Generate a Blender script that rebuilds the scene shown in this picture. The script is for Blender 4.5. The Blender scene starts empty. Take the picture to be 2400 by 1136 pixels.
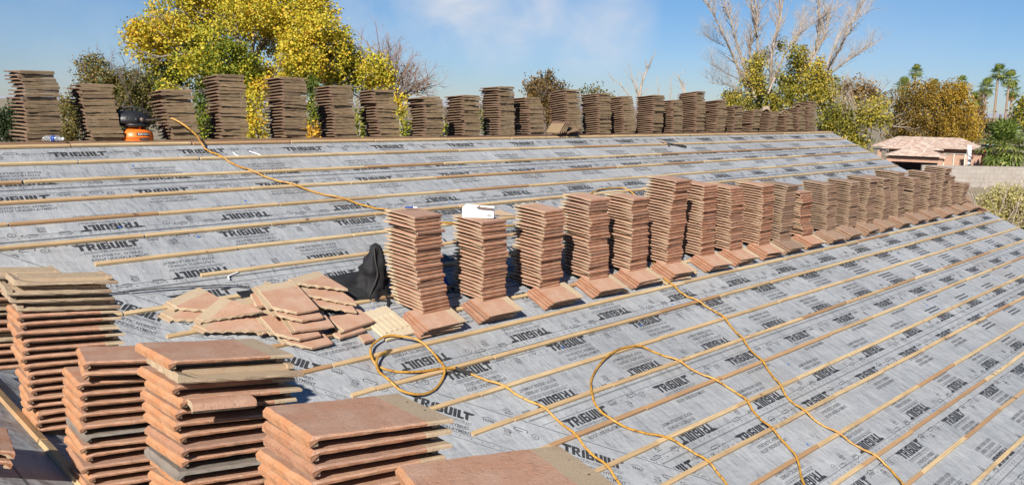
import bpy, math, random
from mathutils import Vector, Matrix, noise as mnoise
R = math.radians
C = bpy.context.scene.collection
scn = bpy.context.scene

# ------------------------------------------------------------------ camera, sky, sun, exposure
Z0 = 5.80                                   # height of the top batten of the big roof slope
CAM = Vector((0.0, -8.921, 6.298))
AZ, TILT, ROLL, FPX = 0.800014, 0.166544, 0.01970, 1890.0
Fl = Vector((math.cos(AZ), math.sin(AZ), 0)); Rl = Vector((math.sin(AZ), -math.cos(AZ), 0)); Zv = Vector((0, 0, 1))
Fw = Fl * math.cos(TILT) - Zv * math.sin(TILT)
Up = Fl * math.sin(TILT) + Zv * math.cos(TILT)
cx = Rl * math.cos(ROLL) + Up * math.sin(ROLL)
cy = -Rl * math.sin(ROLL) + Up * math.cos(ROLL)
cam = bpy.data.objects.new('camera', bpy.data.cameras.new('camera')); C.objects.link(cam)
m = Matrix.Identity(4)
for i in range(3):
    m[i][0], m[i][1], m[i][2], m[i][3] = cx[i], cy[i], -Fw[i], CAM[i]
cam.matrix_world = m
cam.data.sensor_width = 36.0; cam.data.lens = 36.0 * FPX / 2400.0
cam.data.clip_start = 0.05; cam.data.clip_end = 9000
scn.camera = cam
scn.view_settings.view_transform = 'Standard'; scn.view_settings.look = 'None'
scn.view_settings.exposure = 0.56; scn.view_settings.gamma = 1.0

SUNDIR = Vector((0.719, 0.4315, -0.545)).normalized()        # the way the light travels
w = bpy.data.worlds.new('World'); scn.world = w; w.use_nodes = True
wn, wl = w.node_tree.nodes, w.node_tree.links
bg = wn['Background']; bg.inputs['Strength'].default_value = 0.062
sky = wn.new('ShaderNodeTexSky'); sky.sky_type = 'NISHITA'; sky.sun_disc = False
sky.sun_elevation = R(33); sky.sun_rotation = math.atan2(-SUNDIR.x, -SUNDIR.y)
sky.air_density = 1.0; sky.dust_density = 0.0; sky.ozone_density = 3.0; sky.altitude = 350
# thin streaked clouds, laid out by world direction
tc = wn.new('ShaderNodeTexCoord')
def wmath(op, a, b=None, clamp=False):
    n = wn.new('ShaderNodeMath'); n.operation = op; n.use_clamp = clamp
    for k, x in enumerate((a, b)):
        if x is None: continue
        if isinstance(x, (int, float)): n.inputs[k].default_value = x
        else: wl.new(x, n.inputs[k])
    return n.outputs[0]
def px_dir(px, py):
    return (Fw + cx * ((px - 1200) / FPX) - cy * ((py - 568) / FPX)).normalized()
def near_dir(px, py, lo, hi):
    d = wn.new('ShaderNodeVectorMath'); d.operation = 'DOT_PRODUCT'
    wl.new(tc.outputs['Generated'], d.inputs[0]); d.inputs[1].default_value = px_dir(px, py)
    mr = wn.new('ShaderNodeMapRange'); mr.interpolation_type = 'SMOOTHSTEP'
    wl.new(d.outputs['Value'], mr.inputs[0])
    mr.inputs[1].default_value = math.cos(R(lo)); mr.inputs[2].default_value = math.cos(R(hi))
    return mr.outputs[0]
mp = wn.new('ShaderNodeMapping'); wl.new(tc.outputs['Generated'], mp.inputs[0])
mp.inputs['Rotation'].default_value = (0, 0, -AZ); mp.inputs['Scale'].default_value = (7, 7, 10)
n1 = wn.new('ShaderNodeTexNoise'); wl.new(mp.outputs[0], n1.inputs[0])
n1.inputs['Scale'].default_value = 1.5; n1.inputs['Detail'].default_value = 6; n1.inputs['Roughness'].default_value = 0.52; n1.inputs['Distortion'].default_value = 0.35
cr = wn.new('ShaderNodeMapRange'); wl.new(n1.outputs[0], cr.inputs[0]); cr.inputs[1].default_value = 0.28; cr.inputs[2].default_value = 0.70
msk = wmath('ADD', wmath('MULTIPLY', near_dir(1150, 10, 5.5, .5), 1.25), wmath('MULTIPLY', near_dir(1400, 50, 4.8, .5), 1.0))
msk = wmath('ADD', msk, wmath('MULTIPLY', near_dir(930, -40, 7, 1), .55))
msk = wmath('ADD', msk, wmath('MULTIPLY', near_dir(120, 20, 8, 1), .22))
msk = wmath('ADD', msk, wmath('MULTIPLY', near_dir(2050, 60, 7, 1), .16))
fac = wmath('MULTIPLY', wmath('MULTIPLY', msk, cr.outputs[0]), 0.74, True)
mx = wn.new('ShaderNodeMix'); mx.data_type = 'RGBA'
hs = wn.new('ShaderNodeHueSaturation'); hs.inputs['Saturation'].default_value = 1.22; hs.inputs['Value'].default_value = .95; wl.new(sky.outputs[0], hs.inputs['Color'])
tn = wn.new('ShaderNodeMix'); tn.data_type = 'RGBA'; tn.blend_type = 'MULTIPLY'; tn.inputs['Factor'].default_value = 1.0
wl.new(hs.outputs[0], tn.inputs['A']); sx = wn.new('ShaderNodeSeparateXYZ'); wl.new(tc.outputs['Generated'], sx.inputs[0])
rp = wn.new('ShaderNodeValToRGB'); wl.new(sx.outputs['Z'], rp.inputs[0])
rp.color_ramp.elements[0].position = 0.0; rp.color_ramp.elements[0].color = (.54, .645, .98, 1)
e_ = rp.color_ramp.elements.new(.05); e_.color = (.66, .76, 1.0, 1)
rp.color_ramp.elements[1].position = .16; rp.color_ramp.elements[1].color = (.80, .87, 1.0, 1)
wl.new(rp.outputs[0], tn.inputs['B'])
wl.new(fac, mx.inputs['Factor']); wl.new(tn.outputs['Result'], mx.inputs['A']); mx.inputs['B'].default_value = (7.6, 8.0, 8.8, 1)
wl.new(mx.outputs['Result'], bg.inputs['Color'])
sun = bpy.data.objects.new('sun', bpy.data.lights.new('sun', 'SUN')); C.objects.link(sun)
sun.data.energy = 5.0; sun.data.angle = R(0.53); sun.data.color = (1.0, 0.95, 0.87)
sun.rotation_euler = SUNDIR.to_track_quat('-Z', 'Y').to_euler(); sun.location = (-20, -20, 30)

# ------------------------------------------------------------------ frames of the place
PIT = 0.4113; TP, SP, CP = math.tan(PIT), math.sin(PIT), math.cos(PIT)
S = 0.356                                   # batten spacing up the slope
UR = 19.66                                  # the far rake (gable edge)
VC = -1.57                                  # valley: x = -y + VC
def RP(u, w, h=0.0):                        # point on the big slope: along the ridge, down the slope, out of the slope
    return Vector((u, -w * CP - h * SP, Z0 - w * SP + h * CP))
def WP(x, y, h=0.0):                        # point on the wing slope (falls towards +x)
    return Vector((x + h * SP, y, Z0 - (x - VC) * TP + h * CP))
def PX(px, py, depth):                      # a point of the place seen along that direction, depth metres ahead
    return CAM + (Fw + cx * ((px - 1200) / FPX) - cy * ((py - 568) / FPX)) * depth

# ------------------------------------------------------------------ node helpers
def mat(name):
    mt = bpy.data.materials.new(name); mt.use_nodes = True
    nt = mt.node_tree; b = nt.nodes['Principled BSDF']
    return mt, nt, b
class N:
    def __init__(s, nt): s.nt = nt
    def new(s, t, **kw):
        n = s.nt.nodes.new(t)
        for k, v in kw.items():
            setattr(n, k, v)
        return n
    def link(s, a, b): s.nt.links.new(a, b)
    def tex(s, kind='Object', scale=(1, 1, 1), rot=(0, 0, 0)):
        t = s.new('ShaderNodeTexCoord'); mp = s.new('ShaderNodeMapping')
        s.link(t.outputs[kind], mp.inputs[0]); mp.inputs['Scale'].default_value = scale; mp.inputs['Rotation'].default_value = rot
        return mp.outputs[0]
    def noise(s, v, scale, detail=4, rough=.55, dist=0):
        n = s.new('ShaderNodeTexNoise'); s.link(v, n.inputs['Vector'])
        n.inputs['Scale'].default_value = scale; n.inputs['Detail'].default_value = detail
        n.inputs['Roughness'].default_value = rough; n.inputs['Distortion'].default_value = dist
        return n.outputs[0]
    def rng(s, v, a, b, c=0., d=1.):
        n = s.new('ShaderNodeMapRange'); s.link(v, n.inputs[0])
        for i, x in enumerate((a, b, c, d)): n.inputs[i + 1].default_value = x
        return n.outputs[0]
    def mix(s, f, a, b, blend='MIX'):
        n = s.new('ShaderNodeMix', data_type='RGBA', blend_type=blend)
        for k, x in (('Factor', f), ('A', a), ('B', b)):
            if isinstance(x, (int, float)): n.inputs[k].default_value = x
            elif isinstance(x, tuple): n.inputs[k].default_value = x if len(x) == 4 else (*x, 1)
            else: s.link(x, n.inputs[k])
        return n.outputs['Result']
    def math(s, op, a, b=0., clamp=False):
        n = s.new('ShaderNodeMath', operation=op, use_clamp=clamp)
        for k, x in enumerate((a, b)):
            if isinstance(x, (int, float)): n.inputs[k].default_value = x
            else: s.link(x, n.inputs[k])
        return n.outputs[0]
    def ramp(s, v, stops):
        n = s.new('ShaderNodeValToRGB'); s.link(v, n.inputs[0]); e = n.color_ramp.elements
        while len(e) < len(stops): e.new(.5)
        for k, (p, c) in enumerate(stops):
            e[k].position = p; e[k].color = (*c, 1)
        return n.outputs[0]
    def rand(s):                             # one number per object, or per piece where a mesh holds many
        a = s.new('ShaderNodeAttribute', attribute_name='tint'); o = s.new('ShaderNodeObjectInfo')
        return s.math('FRACT', s.math('ADD', a.outputs['Fac'], o.outputs['Random']))
    def bump(s, v, strength, dist, b):
        n = s.new('ShaderNodeBump'); n.inputs['Strength'].default_value = strength; n.inputs['Distance'].default_value = dist
        s.link(v, n.inputs['Height']); s.link(n.outputs[0], b.inputs['Normal'])
def simple(name, col, rough=.6, metal=0., var=.0, scale=20., bump=0.):
    mt, nt, b = mat(name); k = N(nt)
    b.inputs['Roughness'].default_value = rough; b.inputs['Metallic'].default_value = metal
    v = k.tex('Object'); nz = k.noise(v, scale, 5)
    lo = tuple(c * (1 - var) for c in col); hi = tuple(min(1, c * (1 + var)) for c in col)
    k.link(k.mix(k.rng(nz, .3, .7), lo, hi), b.inputs['Base Color'])
    if bump: k.bump(nz, bump, .01, b)
    return mt
def tile_paint(name, a, bcol, stain, dark, bs=.42):
    mt, nt, b = mat(name); k = N(nt); r = k.rand()
    v = k.tex('Object'); big = k.noise(v, 9, 4); fine = k.noise(v, 260, 3, .7); mid = k.noise(v, 38, 5, .65)
    c = k.mix(r, a, bcol)
    c = k.mix(k.math('MULTIPLY', k.rng(big, .46, .72), .75), c, stain)
    c = k.mix(k.math('MULTIPLY', k.rng(k.math('FRACT', k.math('MULTIPLY', r, 7.3)), .84, .9), .62), c, dark)
    c = k.mix(k.math('MULTIPLY', k.rng(mid, .54, .72), .5), c, tuple(x * .60 for x in a))
    str_ = k.noise(k.tex('Object', (6, 40, 40)), 1.0, 5, .7); c = k.mix(k.math('MULTIPLY', k.rng(str_, .52, .72), .38), c, tuple(min(1, x * 1.12) for x in stain))
    c = k.mix(k.math('MULTIPLY', k.rng(fine, .60, .72), .5), c, tuple(min(1, x * 1.45) for x in stain))
    k.link(c, b.inputs['Base Color']); b.inputs['Roughness'].default_value = .88
    b.inputs['Specular IOR Level'].default_value = .3
    pit = k.noise(v, 90, 2, .6)
    k.bump(k.math('ADD', k.math('ADD', k.math('MULTIPLY', fine, .7), mid), k.math('MULTIPLY', k.rng(pit, .62, .72), -.9)), bs, .0045, b)
    return mt
def tile_raw(name, a, bcol, dirt):
    mt, nt, b = mat(name); k = N(nt); r = k.rand()
    v = k.tex('Object'); big = k.noise(v, 14, 5); fine = k.noise(v, 190, 3, .7)
    c = k.mix(r, a, bcol)
    c = k.mix(k.math('MULTIPLY', k.rng(big, .48, .72), .8), c, dirt)
    c = k.mix(k.math('MULTIPLY', k.rng(fine, .55, .75), .4), c, tuple(x * .55 for x in a))
    k.link(c, b.inputs['Base Color']); b.inputs['Roughness'].default_value = .95
    b.inputs['Specular IOR Level'].default_value = .2
    k.bump(k.math('ADD', fine, k.math('MULTIPLY', big, .5)), .7, .004, b)
    return mt
MT = {}
MT['near_paint'] = tile_paint('near_tile_paint', (.45, .238, .148), (.485, .26, .162), (.52, .335, .235), (.37, .22, .16), .62)
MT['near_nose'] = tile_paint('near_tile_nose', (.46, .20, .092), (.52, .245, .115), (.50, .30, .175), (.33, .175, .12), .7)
MT['near_raw'] = tile_raw('near_tile_concrete', (.47, .365, .245), (.43, .315, .205), (.40, .26, .165))
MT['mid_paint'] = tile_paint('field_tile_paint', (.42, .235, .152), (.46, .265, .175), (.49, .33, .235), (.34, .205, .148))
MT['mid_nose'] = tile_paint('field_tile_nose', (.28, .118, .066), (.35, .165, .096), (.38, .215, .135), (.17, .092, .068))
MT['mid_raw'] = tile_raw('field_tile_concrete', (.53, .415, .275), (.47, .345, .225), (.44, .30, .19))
MT['mid_side'] = tile_raw('field_tile_side', (.285, .20, .128), (.23, .155, .098), (.20, .115, .07))  # dirty sides, darkened further so the stacks' left faces read as shaded
MT['pale_raw'] = tile_raw('pale_tile_underside', (.60, .51, .365), (.56, .46, .32), (.48, .37, .25))
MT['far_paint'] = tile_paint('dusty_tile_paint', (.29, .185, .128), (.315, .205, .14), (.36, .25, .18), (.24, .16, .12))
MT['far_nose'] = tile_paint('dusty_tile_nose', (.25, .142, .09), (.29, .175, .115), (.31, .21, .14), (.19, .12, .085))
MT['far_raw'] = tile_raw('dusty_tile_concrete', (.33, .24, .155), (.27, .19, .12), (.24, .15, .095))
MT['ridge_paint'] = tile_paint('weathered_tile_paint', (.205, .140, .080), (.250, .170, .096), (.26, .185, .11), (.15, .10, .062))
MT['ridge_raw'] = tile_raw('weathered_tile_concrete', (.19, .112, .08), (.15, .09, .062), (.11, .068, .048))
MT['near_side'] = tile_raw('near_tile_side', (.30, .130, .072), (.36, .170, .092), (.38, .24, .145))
MT['dark_hole'] = simple('nail_hole', (.05, .035, .025), .95)
MT['grey_paint'] = tile_paint('grey_tile_paint', (.20, .165, .135), (.22, .18, .15), (.27, .23, .19), (.16, .13, .11))
MT['grey_raw'] = tile_raw('grey_tile_concrete', (.30, .27, .23), (.27, .23, .19), (.2, .17, .14))

def wood(name, a, bcol, c3):
    mt, nt, b = mat(name); k = N(nt); r = k.rand()
    v = k.tex('Object', (1.6, 30, 30)); g = k.noise(v, 2.2, 6, .6, .6)
    v2 = k.tex('Object'); kn = k.noise(v2, 6.5, 3)
    c = k.ramp(r, [(0, a), (.3, bcol), (.45, tuple(x * .82 for x in bcol)), (.6, a), (.74, bcol), (.82, c3), (.93, tuple(x * .8 for x in c3)), (1, a)])
    c = k.mix(k.math('MULTIPLY', k.rng(g, .42, .7), .5), c, tuple(x * .55 for x in c3))
    c = k.mix(k.rng(kn, .68, .74), c, (.12, .055, .025)); c = k.mix(k.math('MULTIPLY', k.rng(k.noise(v2, 2.2, 4, .7), .50, .72), .45), c, (.26, .165, .09))
    k.link(c, b.inputs['Base Color']); b.inputs['Roughness'].default_value = .75
    k.bump(g, .3, .003, b)
    return mt
MT['batten'] = wood('pine_batten', (.60, .45, .25), (.54, .37, .19), (.42, .245, .12))
MT['oldwood'] = wood('old_board', (.23, .13, .075), (.28, .17, .10), (.2, .11, .065))

def underlay(name, tone=1.0):
    mt, nt, b = mat(name); k = N(nt)
    v = k.tex('Object'); st = k.tex('Object', (30, 6.5, 6.5)); st2 = k.tex('Object', (64, 15, 15)); ln = k.tex('Object', (2.0, 9, 9))
    big = k.noise(v, .8, 6, .62); mid = k.noise(v, 3.1, 6, .68); fl = k.noise(st, 1.0, 5, .72); fl2 = k.noise(st2, 1.0, 3, .7); spk = k.noise(v, 130, 2, .7)
    c = k.mix(k.rng(big, .34, .66), (.272 * tone, .280 * tone, .290 * tone), (.352 * tone, .359 * tone, .367 * tone))
    c = k.mix(k.math('MULTIPLY', k.rng(mid, .46, .74), .40), c, (.375 * tone, .372 * tone, .365 * tone))
    patch = k.rng(k.noise(v, 1.5, 4, .6), .38, .62, .35, 1.0)
    c = k.mix(k.math('MULTIPLY', k.math('MULTIPLY', k.rng(fl, .53, .68), patch), .70), c, (.085 * tone, .095 * tone, .115 * tone))
    c = k.mix(k.math('MULTIPLY', k.rng(fl2, .58, .72), .42), c, (.53 * tone, .56 * tone, .555 * tone))
    c = k.mix(k.math('MULTIPLY', k.rng(spk, .62, .75), .4), c, (.14, .145, .155))
    dust = k.noise(v, .5, 7, .72); c = k.mix(k.math('MULTIPLY', k.rng(dust, .52, .74), .42), c, (.33, .275, .215))
    red = k.noise(v, .9, 6, .75); c = k.mix(k.math('MULTIPLY', k.rng(red, .63, .76), .35), c, (.30, .16, .11))
    k.link(c, b.inputs['Base Color']); b.inputs['Roughness'].default_value = .66
    b.inputs['Specular IOR Level'].default_value = .3
    wr = k.noise(k.tex('Object', (1.0, 3.2, 3.2)), 1.3, 4, .5); wr2 = k.noise(k.tex('Object', (5.0, 1.4, 1.4)), 1.0, 3, .5)
    k.bump(k.math('ADD', k.math('ADD', k.math('MULTIPLY', wr, 4.5), k.math('MULTIPLY', wr2, 2.2)), k.math('MULTIPLY', fl, .25)), .65, .019, b)
    return mt
MT['underlay'] = underlay('grey_underlayment')
MT['ink'] = simple('black_print', (.034, .035, .038), .6, var=.6, scale=45)
MT['thinink'] = simple('grey_print', (.075, .078, .085), .6, var=.4, scale=40)
MT['cap'] = simple('blue_plastic', (.03, .15, .50), .45, var=.2)
MT['stucco'] = simple('stucco', (.36, .23, .17), .9, var=.12, scale=3, bump=.3)
MT['fascia'] = simple('fascia_paint', (.24, .16, .12), .6, var=.1)

# ------------------------------------------------------------------ mesh builder
class MB:
    def __init__(s): s.v, s.f, s.m, s.t = [], [], [], []
    def add(s, verts, faces, mi=0, tint=0.):
        o = len(s.v); s.v += [Vector(p) for p in verts]
        for k, f in enumerate(faces):
            s.f.append([i + o for i in f]); s.m.append(mi[k] if isinstance(mi, list) else mi); s.t.append(tint)
    def box(s, M, sx, sy, sz, mi=0, tint=0.):          # centred box put through a 4x4 matrix
        vs = [M @ Vector((x * sx / 2, y * sy / 2, z * sz / 2)) for x in (-1, 1) for y in (-1, 1) for z in (-1, 1)]
        s.add(vs, [(0, 1, 3, 2), (4, 6, 7, 5), (0, 4, 5, 1), (2, 3, 7, 6), (0, 2, 6, 4), (1, 5, 7, 3)], mi, tint)
    def tube(s, pts, rad, n=6, mi=0, tint=0., cap=True):
        pts = [Vector(p) for p in pts]; rs = rad if isinstance(rad, list) else [rad] * len(pts); rings = []
        ref = None
        for i, p in enumerate(pts):
            d = (pts[min(i + 1, len(pts) - 1)] - pts[max(i - 1, 0)])
            if d.length < 1e-9: d = Vector((0, 0, 1))
            d.normalize()
            if ref is None: ref = d.orthogonal().normalized()
            ref = (ref - d * ref.dot(d)); ref = ref.normalized() if ref.length > 1e-6 else d.orthogonal().normalized()
            q = d.cross(ref)
            rings.append([p + (ref * math.cos(a) + q * math.sin(a)) * rs[i] for a in (2 * math.pi * j / n for j in range(n))])
        vs = [x for r in rings for x in r]; fs = []
        for i in range(len(pts) - 1):
            for j in range(n):
                fs.append((i * n + j, i * n + (j + 1) % n, (i + 1) * n + (j + 1) % n, (i + 1) * n + j))
        if cap: fs.append(tuple(range(n))[::-1]); fs.append(tuple((len(pts) - 1) * n + j for j in range(n)))
        s.add(vs, fs, mi, tint)
    def lathe(s, prof, M=Matrix.Identity(4), n=24, mi=0, tint=0.):
        vs = [M @ Vector((r * math.cos(a), r * math.sin(a), z)) for r, z in prof for a in (2 * math.pi * j / n for j in range(n))]
        fs = []
        for i in range(len(prof) - 1):
            for j in range(n): fs.append((i * n + j, i * n + (j + 1) % n, (i + 1) * n + (j + 1) % n, (i + 1) * n + j))
        fs.append(tuple(range(n))[::-1]); fs.append(tuple((len(prof) - 1) * n + j for j in range(n)))
        s.add(vs, fs, mi, tint)
    def grid(s, nx, ny, fn, mi=0, tint=0.):
        vs = [fn(i / nx, j / ny) for j in range(ny + 1) for i in range(nx + 1)]
        s.add(vs, [(j * (nx + 1) + i, j * (nx + 1) + i + 1, (j + 1) * (nx + 1) + i + 1, (j + 1) * (nx + 1) + i) for j in range(ny) for i in range(nx)], mi, tint)
    def prism(s, poly, z0, z1, M=Matrix.Identity(4), mi=0, tint=0.):
        n = len(poly); vs = [M @ Vector((x, y, z0)) for x, y in poly] + [M @ Vector((x, y, z1)) for x, y in poly]
        s.add(vs, [tuple(range(n))[::-1], tuple(range(n, 2 * n))] + [(i, (i + 1) % n, n + (i + 1) % n, n + i) for i in range(n)], mi, tint)
    def mesh(s, name, mats, off=None, smooth=False):
        me = bpy.data.meshes.new(name)
        me.from_pydata([tuple(p - off) if off is not None else tuple(p) for p in s.v], [], s.f)
        for x in mats: me.materials.append(MT[x] if isinstance(x, str) else x)
        me.polygons.foreach_set('material_index', s.m)
        if smooth: me.polygons.foreach_set('use_smooth', [True] * len(s.f))
        if any(s.t):
            a = me.attributes.new('tint', 'FLOAT', 'FACE'); a.data.foreach_set('value', s.t)
        me.update(); return me
    def obj(s, name, mats, parent=None, smooth=False, loc=None):
        off = parent.matrix_basis.translation if parent else loc
        o = bpy.data.objects.new(name, s.mesh(name, mats, off, smooth)); C.objects.link(o)
        if parent: o.parent = parent
        elif loc is not None: o.location = loc
        return o
def tag(o, label, cat, group=None, kind=None):
    o['label'] = label; o['category'] = cat
    if group: o['group'] = group
    o['kind'] = kind or 'thing'
    return o
def thing(name, label, cat, loc, group=None):
    o = bpy.data.objects.new(name, None); C.objects.link(o); o.location = loc; o.empty_display_size = .2
    o.matrix_basis = Matrix.Translation(Vector(loc))
    return tag(o, label, cat, group)
def struct(o):
    o['kind'] = 'structure'; return o
def Rx(a): return Matrix.Rotation(a, 4, 'X')
def Ry(a): return Matrix.Rotation(a, 4, 'Y')
def Rz(a): return Matrix.Rotation(a, 4, 'Z')
def Tr(*p): return Matrix.Translation(Vector(p[0]) if len(p) == 1 else Vector(p))
RF = Matrix(((1, 0, 0, 0), (0, CP, -SP, 0), (0, SP, CP, Z0), (0, 0, 0, 1)))       # big slope frame: x along ridge, y up the slope, z out
def RM(u, w, h, yaw=0): return RF @ Tr(u, -w, h) @ Rz(yaw)

# ------------------------------------------------------------------ ground
g = MB(); g.grid(24, 24, lambda a, b: Vector(((a - .5) * 7000, (b - .5) * 7000, 0)))
mt, nt, b = mat('dry_ground'); k = N(nt); v = k.tex('Object'); nz = k.noise(v, .25, 6); n2 = k.noise(v, 5, 4)
k.link(k.mix(k.rng(nz, .4, .6), (.30, .23, .16), (.22, .19, .11)), b.inputs['Base Color']); b.inputs['Roughness'].default_value = .95
k.bump(n2, .4, .05, b); MT['ground'] = mt
struct(g.obj('ground', ['ground']))

# ------------------------------------------------------------------ print on the underlayment
def font_mesh(txt, size):
    cu = bpy.data.curves.new('t', 'FONT'); cu.body = txt; cu.size = size; cu.resolution_u = 2; cu.align_x = 'LEFT'; cu.offset = size * .012
    o = bpy.data.objects.new('t', cu); C.objects.link(o)
    dg = bpy.context.evaluated_depsgraph_get(); me = o.evaluated_get(dg).to_mesh()
    vs = [(p.co.x, p.co.y) for p in me.vertices]; fs = [tuple(p.vertices) for p in me.polygons]
    o.evaluated_get(dg).to_mesh_clear(); bpy.data.objects.remove(o); bpy.data.curves.remove(cu)
    x0 = min(p[0] for p in vs); x1 = max(p[0] for p in vs)
    return [(x - x0, y) for x, y in vs], fs, x1 - x0
def fitted(txt, height, width):
    vs, fs, wd = font_mesh(txt, 1.0); hh = max(p[1] for p in vs)
    return [(x / wd * width, y / hh * height) for x, y in vs], fs
def rc(x0, y0, x1, y1): return [(x0, y0), (x1, y0), (x1, y1), (x0, y1)]
def logo_polys():                                                    # heavy drawn letters, unit height
    L = []
    def put(polys, x): L.extend([[(a + x, b_) for a, b_ in p] for p in polys])
    put([rc(.0, .72, 1.06, 1), [(-.40, .95), (0, .72), (0, 1), (-.46, 1)], [(.30, 0), (.70, .10), (.70, .72), (.30, .72)]], .46)
    put([rc(0, 0, .38, 1), rc(.38, .78, .74, 1), rc(.38, .38, .62, .56), [(.62, .38), (.96, .48), (.96, .92), (.74, 1), (.74, .78), (.62, .74), (.62, .56)], [(.42, .38), (.74, .38), (1.12, 0), (.74, 0)]], 1.58)
    put([[(0, 0), (.36, 0), (.36, 1), (0, .80)]], 2.78)
    put([rc(0, 0, .38, 1), rc(.38, .80, .78, 1), rc(.38, .42, .78, .60), rc(.38, 0, .80, .20), [(.78, .60), (.96, .66), (.96, .94), (.78, 1)], [(.66, .42), (.66, .20), (.80, .20), (.80, 0), (1.02, .08), (1.02, .46), (.90, .56), (.78, .60), (.78, .42)]], 3.26)
    put([rc(0, .20, .38, 1), rc(.60, .20, .98, 1), [(.10, 0), (.88, 0), (.98, .20), (0, .20)]], 4.36)
    put([rc(0, 0, .38, 1)], 5.44)
    put([rc(0, .25, .38, 1), rc(0, 0, .80, .25)], 5.92)
    put([rc(0, .72, .94, 1), [(.94, .72), (1.36, .88), (1.26, 1), (.94, 1)], [(.26, .1), (.64, 0), (.64, .72), (.26, .72)]], 6.62)
    x1 = 7.95
    return [[(x / x1 * .545, y * .104) for x, y in p] for p in L]
LOGO = logo_polys()
TXT1 = fitted('TRI-BUILT® MATERIALS GROUP LLC', .018, .47)
TXT2 = fitted('SYNTHETIC HYBRID', .036, .40)
TXT3 = fitted('ROOF UNDERLAYMENT', .036, .45)
UL = fitted('UL', .022, .022); ASTM = fitted('ASTM', .03, .062)
def ring_polys(r0, r1, n=14, sx=1., a0=0., a1=2 * math.pi):
    out = []
    for j in range(n):
        t0, t1 = a0 + (a1 - a0) * j / n, a0 + (a1 - a0) * (j + 1) / n
        out.append([(r0 * sx * math.cos(t0), r0 * math.sin(t0)), (r1 * sx * math.cos(t0), r1 * math.sin(t0)), (r1 * sx * math.cos(t1), r1 * math.sin(t1)), (r0 * sx * math.cos(t1), r0 * math.sin(t1))])
    return out
def slot_polys():
    o = [rc(-.042, .013, .042, .019), rc(-.042, -.019, .018, -.013)]
    o += [[(x + .042, y) for x, y in p] for p in ring_polys(.013, .019, 6, 1, -math.pi / 2, math.pi / 2)]
    o += [[(x - .042, y) for x, y in p] for p in ring_polys(.013, .019, 6, 1, math.pi / 2, 1.5 * math.pi)]
    return o
def house_polys():
    o = [[(-.06, .012), (0, .036), (0, .030), (-.06, .006)], [(0, .036), (.06, .012), (.06, .006), (0, .030)], rc(-.045, -.022, .045, -.017)]
    for i in range(5): o.append(rc(-.045 + i * .019, -.012, -.033 + i * .019, .004))
    return o
SLOT, HOUSE = slot_polys(), house_polys()
ULR = ring_polys(.027, .032, 14)
ASR = [rc(-.03, y, .03, y + .003) for y in (-.030, -.024, .027, .033)] + [rc(-.038, -.045, .038, -.042)]
def put_block(mb, T, detail):
    """one printed repeat: T maps (x right, y up the letters) to a point"""
    def P(polys, ox, oy, mi):
        for p in polys: mb.add([T(x + ox, y + oy) for x, y in p], [tuple(range(len(p)))], mi)
    def F(fm, ox, oy, mi):
        mb.add([T(x + ox, y + oy) for x, y in fm[0]], fm[1], mi)
    P(LOGO, 0, 0, 1)
    if detail:
        F(TXT1, .06, -.034, 2); F(TXT2, .11, -.112, 2); F(TXT3, .09, -.166, 2)
        P([rc(.03, -.048, .52, -.044)], 0, 0, 2)
        F(UL, 1.05 - .011, .055, 2); F(ASTM, .82 - .031, .008, 2); P(ASR, .82, .02, 2)
    else:
        P([rc(.06, -.034, .53, -.022), rc(.11, -.112, .51, -.088), rc(.09, -.166, .54, -.142), rc(.03, -.050, .52, -.043)], 0, 0, 2)
        P(ring_polys(.012, .03, 8), .82, .02, 2)
    P(ULR, 1.05, .065, 2); P(SLOT, .93, .095, 1); P(HOUSE, .66, .09, 2)

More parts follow.
